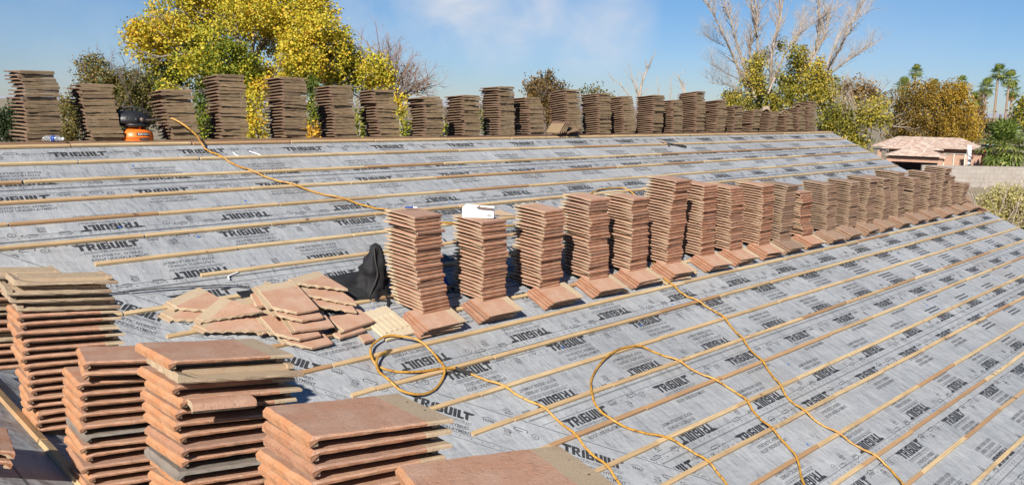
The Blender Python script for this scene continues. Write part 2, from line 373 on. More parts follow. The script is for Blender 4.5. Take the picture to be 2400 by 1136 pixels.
# ------------------------------------------------------------------ the house we stand on
house = thing('house', 'house being re-roofed with grey underlayment and pine battens on its slopes', 'house', (9, -5, 0))
LAPS = [2.30, 4.68, 7.10, 9.42, 11.85, 14.12, 16.48, 18.95, 21.35, 23.75, 26.1]     # lower edges, in battens
UPROW = [(.54, 2.23), (2.86, 2.74), (5.32, 1.955), (7.78, 2.41), (10.05, 3.10), (12.28, 4.07), (14.68, 4.70), (16.93, 4.95), (19.45, 5.3), (21.85, 5.6), (24.2, 5.9)]
DNROW = [(1.80, 2.87), (4.20, 2.11), (6.62, 2.57), (8.95, 3.35), (11.33, 3.78), (13.60, 4.61), (15.98, 4.35), (18.40, 4.9), (20.78, 5.2), (23.1, 5.5), (25.5, 5.8)]
REP = 1.245
rnd = random.Random(11)
for kx, lo in enumerate(LAPS):
    hi = (LAPS[kx - 1] - .42) if kx else -.30
    mb = MB()
    w0, w1 = hi * S, lo * S
    def hgt(w_, w0=w0, w1=w1): return .002 + .007 * (w_ - w0) / (w1 - w0)
    nx = 60
    def pt(a, b_):
        w_ = w0 + (w1 - w0) * b_; ul = w_ * CP + VC + .02
        return RP(ul + (UR - ul) * a, w_, hgt(w_))
    mb.grid(nx, 4, pt)
    top = .0016
    # printed lap lines and the row of marks along both edges
    def line(b0, wd=.004, mi=2):
        w_ = b0 * S; ul = w_ * CP + VC + .05
        for q in range(8):
            a0, a1 = ul + (UR - ul) * q / 8, ul + (UR - ul) * (q + 1) / 8
            mb.add([RP(a0, w_ + wd, hgt(w_ + wd) + top), RP(a1, w_ + wd, hgt(w_ + wd) + top), RP(a1, w_, hgt(w_) + top), RP(a0, w_, hgt(w_) + top)], [(0, 1, 2, 3)], mi)
    line(lo - .03, .006); line(lo - .24); line(hi + .62)
    for b0 in (lo - .14, hi + .74):
        w_ = b0 * S; u_ = w_ * CP + VC + .3
        while u_ < min(UR - .1, 13):
            mb.add([RP(u_ + x, w_ + y, hgt(w_) + top) for x, y in ((0, .004), (.008, .010), (.016, .004), (.008, -.004))], [(0, 1, 2, 3)], 2)
            u_ += .078
    for rows, sg in ((UPROW, 1), (DNROW, -1)):
        b0, uu = rows[kx]
        while uu - REP > w0 * CP + VC + .2: uu -= REP
        while uu < UR + .6:
            wl_ = b0 * S
            if sg > 0: T = lambda x, y, uu=uu, wl_=wl_: RP(uu + x, wl_ - y, hgt(wl_ - y) + top)
            else: T = lambda x, y, uu=uu, wl_=wl_: RP(uu + .53 - x, wl_ + y, hgt(wl_ + y) + top)
            span = (uu, uu + 1.1) if sg > 0 else (uu - .6, uu + .53)
            ulim = wl_ * CP + VC + .25
            if span[1] < UR - .05 and span[0] > ulim:
                put_block(mb, T, uu < 11.5)
            uu += REP * (1 + rnd.uniform(-.004, .004))
    # blue plastic cap nails
    u_ = w0 * CP + VC + rnd.uniform(1.2, 2.0)
    while u_ < 14:
        if rnd.random() < .8:
            w_ = rnd.choice([(lo - .2) * S, (hi + .85) * S, (lo - 1.15) * S]) + rnd.uniform(-.03, .03)
            c0 = RP(u_, w_, hgt(w_) + .0035)
            mb.add([RP(u_ + .013 * math.cos(a), w_ + .013 * math.sin(a), hgt(w_) + .003) for a in (2 * math.pi * j / 8 for j in range(8))] + [c0],
                   [(j, (j + 1) % 8, 8) for j in range(8)], 3)
        u_ += rnd.uniform(.7, 1.9)
    mb.obj('underlayment_sheet', ['underlay', 'ink', 'thinink', 'cap'], house)

# the valley sheet, half on each slope, printed along its edges
mb = MB()
vd = Vector((1 / CP, 1 / CP * 0, 0))
def VL(t): return t                                                   # t = horizontal run down from the ridge
def main_off(t, o, h):                                                # o metres square to the valley (in plan), on the big slope
    q = o / math.sqrt(2); u_, v_ = t + VC + q, t - q
    return RP(u_, v_ / CP, h)
def wing_off(t, o, h):
    q = o / math.sqrt(2); return WP(t + VC - q, -(t + q), h)
T0, T1 = 1.3, 9.2
mb.grid(40, 1, lambda a, b_: main_off(T0 + (T1 - T0) * a, .98 * (1 - b_), .0125))
mb.grid(40, 1, lambda a, b_: wing_off(T0 + (T1 - T0) * a, .55 * b_, .0125))
for o_, wd in ((.965, .006), (.60, .004), (.55, .004)):
    mb.add([main_off(T0, o_ - wd, .0142), main_off(T1, o_ - wd, .0142), main_off(T1, o_, .0142), main_off(T0, o_, .0142)], [(0, 1, 2, 3)], 2)
t = T0 + .2
while t < T1:
    mb.add([main_off(t + x, .573 + y * .6, .0142) for x, y in ((0, .004), (.006, .010), (.012, .004), (.006, -.004))], [(0, 1, 2, 3)], 2); t += .06
for q in range(-1, 5):
    tq = 3.78 + q * .842
    put_block(mb, lambda x, y, tq=tq: main_off(tq + x * .676, .76 + y * .92, .0142), True)
mb.obj('valley_sheet', ['underlay', 'ink', 'thinink'], house)

# the wing slope and what the photograph cannot show of the roof
mb = MB()
def wing_pt(a, b_):
    x_ = -3.0 + 7.0 * a; y0 = max(.1, x_ - VC + .01)
    return WP(x_, -(y0 + (14 - y0) * b_), .002)
mb.grid(10, 20, wing_pt)
for xx in (.42, .52, .70):
    mb.add([WP(xx, -4.0, .0042), WP(xx, -9.5, .0042), WP(xx + .005, -9.5, .0042), WP(xx + .005, -4.0, .0042)], [(0, 1, 2, 3)], 2)
for xx, st in ((.60, .028), (.36, .075), (.47, .075)):
    yy = -3.8
    while yy > -9.5:
        mb.add([WP(xx + x, yy + y, .0042) for x, y in ((0, 0), (.007, 0), (.007, -.009), (0, -.009))], [(0, 1, 2, 3)], 2); yy -= st
for q in range(5):
    yq = -4.6 - q * REP
    put_block(mb, lambda x, y, yq=yq: WP(.12 - y, yq - x, .0042), True)
mb.obj('underlayment_sheet', ['underlay', 'ink', 'thinink'], house)
mb = MB()                                                             # far side of the ridge, far side of the wing ridge
mb.add([Vector((-3, .02, Z0 + .03)), Vector((UR, .02, Z0 + .03)), Vector((UR, 9.6, Z0 + .03 - 9.58 * TP)), Vector((-3, 9.6, Z0 + .03 - 9.58 * TP))], [(0, 1, 2, 3)])
zr = Z0 - (-3.0 - VC) * TP
mb.add([Vector((-3.004, 9.6, zr - .0)), Vector((-3.004, -14, zr)), Vector((-9, -14, zr - 6 * TP)), Vector((-9, 9.6, zr - 6 * TP))], [(0, 1, 2, 3)])
mb.obj('back_slope', ['underlay'], house)
mb = MB()                                                             # ridge board and the old brown course beneath the stacks
x = 1.2; rr = random.Random(5)
while x < UR - .1:
    l = min(rr.uniform(2.2, 3.4), UR - .05 - x)
    mb.box(Tr(x + l / 2, .115, Z0 + .035 + rr.uniform(-.004, .004)) @ Rz(rr.uniform(-.004, .004)), l - .015, .17, .05, 0, rr.random()); x += l
mb.obj('ridge_board', ['oldwood'], house)
mb = MB()                                                             # walls, rake board, fascia
ze = RP(0, 27.2 * S)[2] - .05; ye = RP(0, 27.2 * S)[1]
mb.prism([(UR - .25, ye + .4), (UR - .25, 9.2), (-8.6, 9.2), (-8.6, -13.6), (-3.4, -13.6), (4.2, -13.6), (4.2, ye + .4)], 0, 1.55, Matrix.Identity(4))
mb.add([Vector((UR - .25, ye + .4, 1.5)), Vector((UR - .25, 9.2, 1.5)), Vector((UR - .25, .05, Z0 - .12))], [(0, 1, 2)])
mb.obj('wall', ['stucco'], house)
for (a, b_) in ((RP(UR + .02, -.1, -.09), RP(UR + .02, 27 * S, -.09)),):
    mb = MB(); d = (b_ - a); mb.box(Tr((a + b_) / 2) @ Matrix(((1, 0, 0, 0), (0, CP, -SP, 0), (0, SP, CP, 0), (0, 0, 0, 1))), .03, d.length, .17)
    mb.obj('rake_board', ['fascia'], house)
mb = MB(); mb.box(Tr((UR + 4) / 2 + 2, ye, ze), UR - 4, .03, .18); mb.obj('fascia_board', ['fascia'], house)

# battens: four-foot lengths end to end
rb = random.Random(3); pieces = []
for i in range(0, 27):
    w0 = i * S
    ul = (w0 * CP + VC + .86) if i > 3 else 0.9
    if i == 7: ul = 2.78
    if i == 6: ul = 2.05
    u_ = ul + (rb.uniform(.1, 1.2) if i not in (6, 7) else 1.22) * 1.0; last = ul
    cuts = [ul]
    while u_ < UR: cuts.append(u_); u_ += 1.22 + rb.uniform(-.02, .03) if rb.random() < .85 else 2.4
    cuts.append(UR - rb.uniform(.0, .05))
    for a, b_ in zip(cuts, cuts[1:]):
        if b_ - a < .12: continue
        gap = rb.uniform(.004, .03)
        pieces.append((i, a, b_ - gap, rb.uniform(-.005, .005), rb.uniform(-.005, .005), rb.random()))
def batten(mb, i, a, b_, d0, d1, tint):
    n = max(1, int((b_ - a) / .6)); prof = [(-.040, 0), (-.002, 0), (-.002, .0205), (-.040, .0205)]
    vs, fs = [], []
    for q in range(n + 1):
        t = q / n; u_ = a + (b_ - a) * t; dw = d0 + (d1 - d0) * t + math.sin(t * 3.1) * (tint - .5) * .006
        for pw, ph in prof: vs.append(RP(u_, i * S + pw + dw, .0105 + ph))
    for q in range(n):
        for j in range(4): fs.append((q * 4 + j, q * 4 + (j + 1) % 4, q * 4 + 4 + (j + 1) % 4, q * 4 + 4 + j))
    fs += [(3, 2, 1, 0), (n * 4, n * 4 + 1, n * 4 + 2, n * 4 + 3)]
    mb.add(vs, fs, 0, tint)
def bsize(p):
    c0, c1 = RP(p[1], p[0] * S), RP(p[2], p[0] * S); d = min((c0 - CAM).length, (c1 - CAM).length); s_ = 0
    q = ((c0 + c1) / 2 - CAM); f_ = q.dot(Fw)
    if f_ < .5: return 0
    X, Y = 1200 + FPX * q.dot(cx) / f_, 568 - FPX * q.dot(cy) / f_
    if not (-150 < X < 2550 and -20 < Y < 1190): return 0
    return (c1 - c0).length / f_ ** 2
pieces.sort(key=bsize, reverse=True)
rest = MB()
for q, p in enumerate(pieces):
    if q < 93:
        mb = MB(); batten(mb, *p); mb.t = [p[5]] * len(mb.f); mb.obj('batten', ['batten'], house)
    else: batten(rest, *p)
o = rest.obj('batten_rows', ['batten'], house); o['kind'] = 'stuff'
for q, (xx, y0, y1) in enumerate([(.90, -3.2, -4.9), (.90, -4.92, -6.1), (.90, -6.13, -7.4), (.90, -7.42, -8.7), (1.21, -3.5, -6.0), (1.21, -6.03, -8.6)]):
    mb = MB(); a, b_ = WP(xx, y0, .0145), WP(xx, y1, .0145)
    M = Tr((a + b_) / 2) @ Ry(PIT); mb.box(M, .04, abs(y1 - y0), .021); mb.t = [.2 + q * .11] * 6
    mb.obj('batten', ['batten'], house)

# ------------------------------------------------------------------ roof tiles
TL, TW = .44, .310
def tile_shape(seed, nx, ny, zs, rough, flip_tongue=False):
    """one flat interlocking tile: nose at x = 0 with a deep front edge, thinner long sides, bare head band, lugs"""
    r = random.Random(seed); mb = MB()
    zt, zb = .030 * zs, .0192 * zs
    xs = [0, .30, .352] if nx < 3 else [TL * .80 * i / (nx - 2) for i in range(nx - 1)]
    if nx < 3: xs = [0, .352, TL]; nx = 2
    else: xs = xs + [TL * .905, TL]
    ys = [-TW / 2 + TW * j / ny for j in range(ny + 1)]
    warp = r.uniform(-.0015, .0015)
    def jt(a): return r.uniform(-a, a)
    grid = {}
    for i, x in enumerate(xs):
        for j, y in enumerate(ys):
            ix = .009 if i == 0 else (-.004 if i == len(xs) - 1 else 0); iy = .005 if j == 0 else (-.005 if j == ny else 0)
            edge = i in (0, len(xs) - 1) or j in (0, ny)
            grid[i, j] = Vector((x + ix + (jt(rough) if i == 0 else 0), y + iy + (jt(rough) if j in (0, ny) else 0), zt + warp * math.sin(3 * x / TL) + (jt(.0006) if edge else jt(.0003))))
    idx = {}; vs = []
    for k_, p in grid.items(): idx[k_] = len(vs); vs.append(p)
    fs, ms = [], []
    nX = len(xs) - 1
    for i in range(nX):
        for j in range(ny):
            fs.append((idx[i, j], idx[i + 1, j], idx[i + 1, j + 1], idx[i, j + 1])); ms.append(1 if xs[i] >= TL * .79 else 0)
    ring = [(0, j) for j in range(ny, -1, -1)] + [(i, 0) for i in range(1, nX + 1)] + [(nX, j) for j in range(1, ny + 1)] + [(i, ny) for i in range(nX - 1, 0, -1)]
    o1, o2 = [], []
    for (i, j) in ring:
        x, y = xs[i], ys[j]
        nose = i == 0; tall = zs > 1.18
        chip = r.random() < .10
        a = Vector((x + jt(rough) + (.004 if chip and nose else 0), y + jt(rough), zt - ((.006 if tall else .011 * zs) if nose else .006) + jt(rough * .5)))
        b_ = Vector((x + jt(rough) + (.003 if nose else 0), y + jt(rough), (zb if not nose else (.0005 if tall else .004 * zs) + abs(jt(rough * 1.2)) + (.006 if chip else 0))))
        o1.append(len(vs)); vs.append(a); o2.append(len(vs)); vs.append(b_)
    n = len(ring)
    for q in range(n):
        p = (q + 1) % n; (i, j), (i2, j2) = ring[q], ring[p]
        isn = i == 0 and i2 == 0
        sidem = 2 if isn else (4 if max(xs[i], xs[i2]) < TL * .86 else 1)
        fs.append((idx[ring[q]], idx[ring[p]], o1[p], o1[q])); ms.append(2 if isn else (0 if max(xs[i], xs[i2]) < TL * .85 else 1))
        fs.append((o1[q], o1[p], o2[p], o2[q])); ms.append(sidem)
    fs.append(tuple(o2[::-1])); ms.append(1)
    # back face of the nose skirt
    mb.add(vs, fs, ms)
    sk = [Vector((.003, -TW / 2 + .004, .004 * zs)), Vector((.003, TW / 2 - .004, .004 * zs)), Vector((.026, TW / 2 - .006, .006 * zs)), Vector((.026, -TW / 2 + .006, .006 * zs))]
    up = [p + Vector((0, 0, zb + .002 - p.z)) for p in sk]
    mb.add(sk + up, [(0, 1, 2, 3), (2, 6, 7, 3), (1, 5, 6, 2), (0, 3, 7, 4)], 1)
    # ribs and lugs underneath, nail holes in the head band
    for y_, w_ in ((-.075, .045), (0, .045), (.075, .045)): mb.box(Tr((TL + .02) / 2, y_, (zb + .003) / 2), TL - .05, w_, zb - .004, 1)
    if zs > 1.1 and nx > 10:
        for yy in (-.05, .05): mb.add([Vector((TL * .93 + .004 * math.cos(a), yy + .004 * math.sin(a), zt + .0006)) for a in (2 * math.pi * j / 7 for j in range(7))], [tuple(range(7))], 3)
    for yy in (-.09, .09): mb.box(Tr(TL - .03, yy, .006 * zs), .022, .045, .013 * zs, 1)
    return mb
TK = {}
def tile_kind(key, mats, variants, nx, ny, zs, rough):
    TK[key] = [(tile_shape(hash_(key, q), nx, ny, zs, rough), None) for q in range(variants)]
    TK[key] = [(sh, sh.mesh('roof_tile', mats)) for sh, _ in TK[key]]
def hash_(a, q): return sum(ord(c) * (i + 3) for i, c in enumerate(a)) * 7 + q
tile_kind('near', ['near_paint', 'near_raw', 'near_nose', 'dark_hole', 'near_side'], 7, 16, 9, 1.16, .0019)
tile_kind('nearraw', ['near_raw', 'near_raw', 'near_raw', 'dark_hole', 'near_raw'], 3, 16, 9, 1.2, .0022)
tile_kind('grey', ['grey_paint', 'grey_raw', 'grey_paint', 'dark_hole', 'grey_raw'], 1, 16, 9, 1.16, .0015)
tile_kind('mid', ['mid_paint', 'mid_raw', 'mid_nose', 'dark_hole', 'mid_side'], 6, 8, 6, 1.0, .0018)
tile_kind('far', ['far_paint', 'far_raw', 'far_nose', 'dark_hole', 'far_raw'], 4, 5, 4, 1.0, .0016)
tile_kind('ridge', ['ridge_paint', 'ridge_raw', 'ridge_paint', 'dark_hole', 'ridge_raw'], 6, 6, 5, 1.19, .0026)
FARMATS = ['mid_paint', 'mid_raw', 'far_paint', 'ridge_paint', 'ridge_raw', 'mid_nose', 'far_nose', 'far_raw', 'mid_side']
FM = {'mid': (0, 1, 5, 0, 8), 'far': (2, 7, 6, 2, 7), 'ridge': (3, 4, 3, 3, 4)}
FAR = MB(); TILES = []
GROUP = 'flat concrete roof tiles stacked over the roof'
rt = random.Random(21)
def tile(key, M, label=None, name='roof_tile'):
    sh, me = rt.choice(TK[key])
    if label is None:
        mi = FM[key]; FAR.add([M @ p for p in sh.v], sh.f, [mi[q] for q in sh.m], rt.random()); return None
    o = bpy.data.objects.new(name, me); C.objects.link(o); o.matrix_world = M
    TILES.append(o); return tag(o, label, 'roof tile', GROUP)
ORD = 'top second third fourth fifth sixth seventh eighth ninth tenth eleventh twelfth thirteenth fourteenth fifteenth sixteenth seventeenth eighteenth nineteenth twentieth twenty-first twenty-second twenty-third twenty-fourth twenty-fifth twenty-sixth twenty-seventh twenty-eighth twenty-ninth thirtieth'.split()
def lab(k, desc): return ('top tile of ' if k == 0 else ORD[k] + ' tile down in ') + desc
def stack(key, base, n, pitch, yaw, tilt, roll, desc, jit=.008, yj=1.2, lean=(0, 0), special=None, name='roof_tile', wander=.0):
    """a stack of n tiles upward from base (nose centre of the lowest tile); desc None puts it with the distant ones"""
    base = Vector(base); ox = oy = 0.
    for q in range(n):
        k_ = n - 1 - q                                                    # counted from the top
        ox += rt.uniform(-wander, wander); oy += rt.uniform(-wander, wander)
        z = q * pitch
        M = Tr(base + Vector((lean[0] * z + ox, lean[1] * z + oy, z))) @ Rz(R(yaw + rt.gauss(0, yj))) @ Ry(R(tilt + rt.gauss(0, .25))) @ Rx(R(roll + rt.gauss(0, .3))) @ Tr(rt.uniform(-jit, jit), rt.uniform(-jit, jit), 0)
        kk = key
        if special and k_ in special:
            kk, extra = special[k_]
            if extra is not None: M = M @ extra
        tile(kk, M, lab(k_, desc) if desc else None, name)
FLIP = Tr(0, 0, .042) @ Rx(math.pi)
# -- the stacks right in front, on the batten along the wing slope
def zrel(z): return Z0 + z
stack('near', (.925, -4.60, zrel(-1.10)), 19, .0405, -5, 5.2, -3, 'the tall near stack at the left edge', 0.012, 1.3, (-.08, 0), {0: ('nearraw', FLIP @ Tr(.012, 0, 0)), 1: ('nearraw', FLIP @ Tr(-.02, .01, 0)), 2: ('nearraw', FLIP), 3: ('nearraw', FLIP @ Tr(.01, 0, 0))})
stack('near', (.86, -3.83, zrel(-.98)), 13, .043, -2, 6, -2, 'the stack hidden behind the tall left edge stack', .014, 1.6, (0, 0), {0: ('nearraw', FLIP), 1: ('nearraw', FLIP), 4: ('nearraw', FLIP), 5: ('nearraw', None), 8: ('nearraw', FLIP)})
stack('near', (.895, -5.43, zrel(-1.075)), 13, .0432, -4, 7, -3, 'the shorter near stack with a crooked top', .013, 1.4, (-.005, 0), {7: ('grey', None), 1: ('near', Tr(.030, -.015, .006) @ Rz(R(-9))), 0: ('near', Tr(.040, -.02, .004) @ Rz(R(-8)))})
stack('near', (.955, -6.24, zrel(-1.085)), 18, .0423, 0, 8.5, -2, 'the near stack with a broken cap piece', .014, 1.4, (0, 0), {9: ('grey', None), 1: ('nearraw', FLIP @ Tr(-.005, .02, 0))})
stack('near', (.985, -7.05, zrel(-1.085)), 18, .0419, -4.5, 6.4, -3, 'the big near stack below the coiled hose', .014, 1.2, (0, 0))
stack('near', (1.01, -7.60, zrel(-1.085)), 18, .0422, -19, 3, -4, 'the stack cut by the bottom edge', .008, 1.0, (0, 0))
# the pieces that level them on the slope
for y_ in (-4.60, -5.43, -6.24, -7.05, -7.62, -3.83):
    for q in range(4):
        pz = WP(1.27, y_, .012 + q * .030)
        tile('far', Tr(pz) @ Rz(R(90 + rt.uniform(-3, 3))) @ Ry(0) @ Rx(-PIT) @ Tr(-TL / 2, 0, 0), None)
# low pair of tiles at the very corner
for q, d in enumerate(('top tile of the low pair in the bottom corner', 'lower tile of the low pair in the bottom corner')):
    p = WP(.335, -5.42, .135 - q * .045) - cx * .10 - Vector((Fl.x, Fl.y, 0)) * .10
    tile('near', Tr(p) @ Ry(PIT - .12) @ Rz(R(172 + q * 3)) @ Tr(-TL, 0, 0), d)
# the broken ridge cap lying in the third stack
def cap_piece(L, wd=.15, th=.018, r=.035, seed=4, mats=('near_paint', 'near_raw')):
    mb = MB(); rr = random.Random(seed); n = 8; prof = []
    for j in range(n + 1):
        a = math.pi * (1.0 - j / n); prof.append((math.cos(a) * wd / 2, .012 + r * math.sin(a) ** .7))
    inn = [(x * .78, max(0, z - th)) for x, z in prof]
    m_ = 9; vs = []
    for i in range(m_ + 1):
        x = L * i / m_
        jx = rr.uniform(-.008, .008) if i in (0, m_) else 0
        for (y, z) in prof: vs.append(Vector((x + jx + rr.uniform(-.002, .002), y, z + rr.uniform(-.0008, .0008))))
        for (y, z) in inn[::-1]: vs.append(Vector((x + jx, y, z)))
    k_ = 2 * (n + 1); fs, ms = [], []
    for i in range(m_):
        for j in range(k_):
            fs.append((i * k_ + j, i * k_ + (j + 1) % k_, (i + 1) * k_ + (j + 1) % k_, (i + 1) * k_ + j)); ms.append(0 if j < n else 1)
    for i in (0, m_):
        for j in range(n):
            a = i * k_; fs.append((a + j, a + j + 1, a + k_ - 2 - j, a + k_ - 1 - j)); ms.append(1)
    mb.add(vs, fs, ms); me = mb.mesh('cap', list(mats)); return me
o = bpy.data.objects.new('broken_ridge_cap', cap_piece(.20, .11, .018, .024)); C.objects.link(o)
o.matrix_world = Tr(.990, -6.405, zrel(-.494)) @ Rz(R(-3)) @ Ry(R(8)); tag(o, 'broken piece of rounded ridge cap jutting from a near tile stack', 'ridge cap')

# -- the long row across the slope: low piles laid on the slope, tall levelled stacks standing on them
MU = [4.27, 5.00, 5.79, 6.56, 7.25, 7.98, 8.73, 9.39, 10.13, 10.74, 11.41, 12.27, 13.00, 13.70, 14.35, 15.05, 15.80, 16.55, 17.20, 17.90, 18.55]
MH = [.89, .79, .81, .88, .85, 1.0, .91, .85, .86, .80, .67, .74, .73, .77, .74, .80, .68, .76, .80, .60, .44]
SU = [4.18, 4.90, 5.77, 6.52, 7.19, 7.89, 8.69, 9.36, 10.08, 10.70, 11.35, 12.11, 12.71, 13.45, 14.11, 14.88, 15.64, 16.27, 17.14, 17.94, 18.64]
WHICH = ['first', 'second', 'third', 'fourth', 'fifth', 'sixth', 'seventh', 'eighth', 'ninth', 'tenth']
for i in range(21):
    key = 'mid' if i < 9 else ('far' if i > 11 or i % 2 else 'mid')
    # low pile of four, head to the right, lying on the slope
    for q in range(4):
        hh = .012 + q * .0315
        M = RM(SU[i] + rt.uniform(-.008, .008) - (3 - q) * .012, 3.84 - TW / 2 + rt.uniform(-.012, .012) + (.012 * (q - 1.5)), hh, R(rt.gauss(-1, 1.6)))
        d = None
        if i < 8: d = lab(3 - q, 'the low pile below the %s tall stack' % WHICH[i])
        tile(key, M @ Rx(R(-1.0 - q * .8)), d)
    if i < 5:
        desc = ['the tall stack beside the black bag', 'the tall stack under the white carton', 'the third tall stack from the black bag', 'the fourth tall stack from the black bag', 'the fifth tall stack from the black bag'][i]
    else: desc = None
    n = round(MH[i] / .0338)
    stack(key, (MU[i] + TW / 2, -3.39, zrel(-1.34)), n, .0338, 90 + rt.uniform(-2, 2), -3.6, rt.uniform(-.6, .6), desc, .012, 1.5,
          (rt.uniform(-.05, .03) - (.05 if i > 9 else 0), rt.uniform(-.03, .03)), None, 'roof_tile', .008 if i < 9 else .013)
# odd tiles at the far end of the row
for q in range(6):
    tile('far', RM(18.75 + q * .03, 3.3 + .05 * q, .02 + q * .03, R(rt.uniform(20, 60))) @ Ry(R(rt.uniform(-14, 6))))
for q in range(4): tile('far', RM(19.12 - q * .02, 3.80 + .03 * q, .02 + q * .034, R(10 + 9 * q)) @ Ry(R(4 * q)))

# -- the stacks along the ridge
RU = [2.13, 2.70, 3.52, 4.08, 4.86, 5.60, 6.26, 7.02, 7.75, 8.48, 9.14, 10.05, 10.83, 11.52, 12.34, 13.02, 13.78, 14.47, 15.18, 15.90, 16.60, 17.45, 18.05, 18.55]
RH = [.70, .57, .53, .72, .74, .67, .63, .56, .60, .73, .59, .74, .68, .64, .69, .63, .79, .64, .54, .46, .45, .40, .53, .68]
for i in range(24):
    desc = {0: 'the leftmost tall stack on the ridge', 1: 'the ridge stack just left of the orange compressor'}.get(i)
    n = round(RH[i] / .0365)
    lean = {0: (-.02, 0), 1: (-.16, .02), 2: (-.15, 0), 3: (-.06, .02), 4: (-.05, -.02), 5: (-.05, 0), 6: (-.10, .02), 7: (-.05, 0), 8: (-.06, -.02), 9: (-.05, 0), 10: (-.12, 0), 11: (-.07, .02), 12: (-.12, 0), 13: (-.10, .02), 14: (-.06, -.02), 15: (-.04, 0), 16: (.06, .05), 17: (-.05, 0)}.get(i, (rt.uniform(-.12, .06), rt.uniform(-.05, .05)))
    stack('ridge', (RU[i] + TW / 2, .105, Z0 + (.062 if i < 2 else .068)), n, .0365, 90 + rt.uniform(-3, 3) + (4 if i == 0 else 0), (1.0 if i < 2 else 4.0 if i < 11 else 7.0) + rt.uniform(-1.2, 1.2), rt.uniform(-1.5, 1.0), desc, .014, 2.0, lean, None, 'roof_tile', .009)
    for q in range(3): tile('ridge', Tr(RU[i] + .02, .40, Z0 - .115 + q * .045) @ Rx(-PIT * .8))
def ridge_cap(M):
    mb = MB(); a = .145
    prof = [(-a, 0), (0, .085), (a, 0), (a - .012, -.016), (0, .066), (-a + .012, -.016)]
    vs = [M @ Vector((x, y, z)) for x in (0, .42) for y, z in prof]
    FAR.add(vs, [(0, 1, 7, 6), (1, 2, 8, 7), (2, 3, 9, 8), (3, 4, 10, 9), (4, 5, 11, 10), (5, 0, 6, 11), (5, 4, 1, 0), (4, 3, 2, 1), (6, 7, 10, 11), (7, 8, 9, 10)], 3, rt.random())
for u_, zz, yw in ((16.65, .49, 30), (17.5, .46, 60), (17.55, .42, 75), (18.1, .60, 40)): ridge_cap(Tr(u_, .2, Z0 + zz) @ Rz(R(yw)) @ Ry(R(8)))
for q in range(4): tile('ridge', Tr(9.60 + q * .05, .06, Z0 + .075) @ Rz(R(14 + 4 * q)) @ Ry(R(-40 + 5 * q)) @ Matrix.Diagonal((.62, .8, 1, 1)) @ Tr(0, 0, q * .012))
for q in range(2): tile('ridge', Tr(9.86 + q * .16, .04, Z0 + .075 + .02 * q) @ Rz(R(-15 + 40 * q)) @ Ry(R(-8)) @ Matrix.Diagonal((.5, .6, 1, 1)))
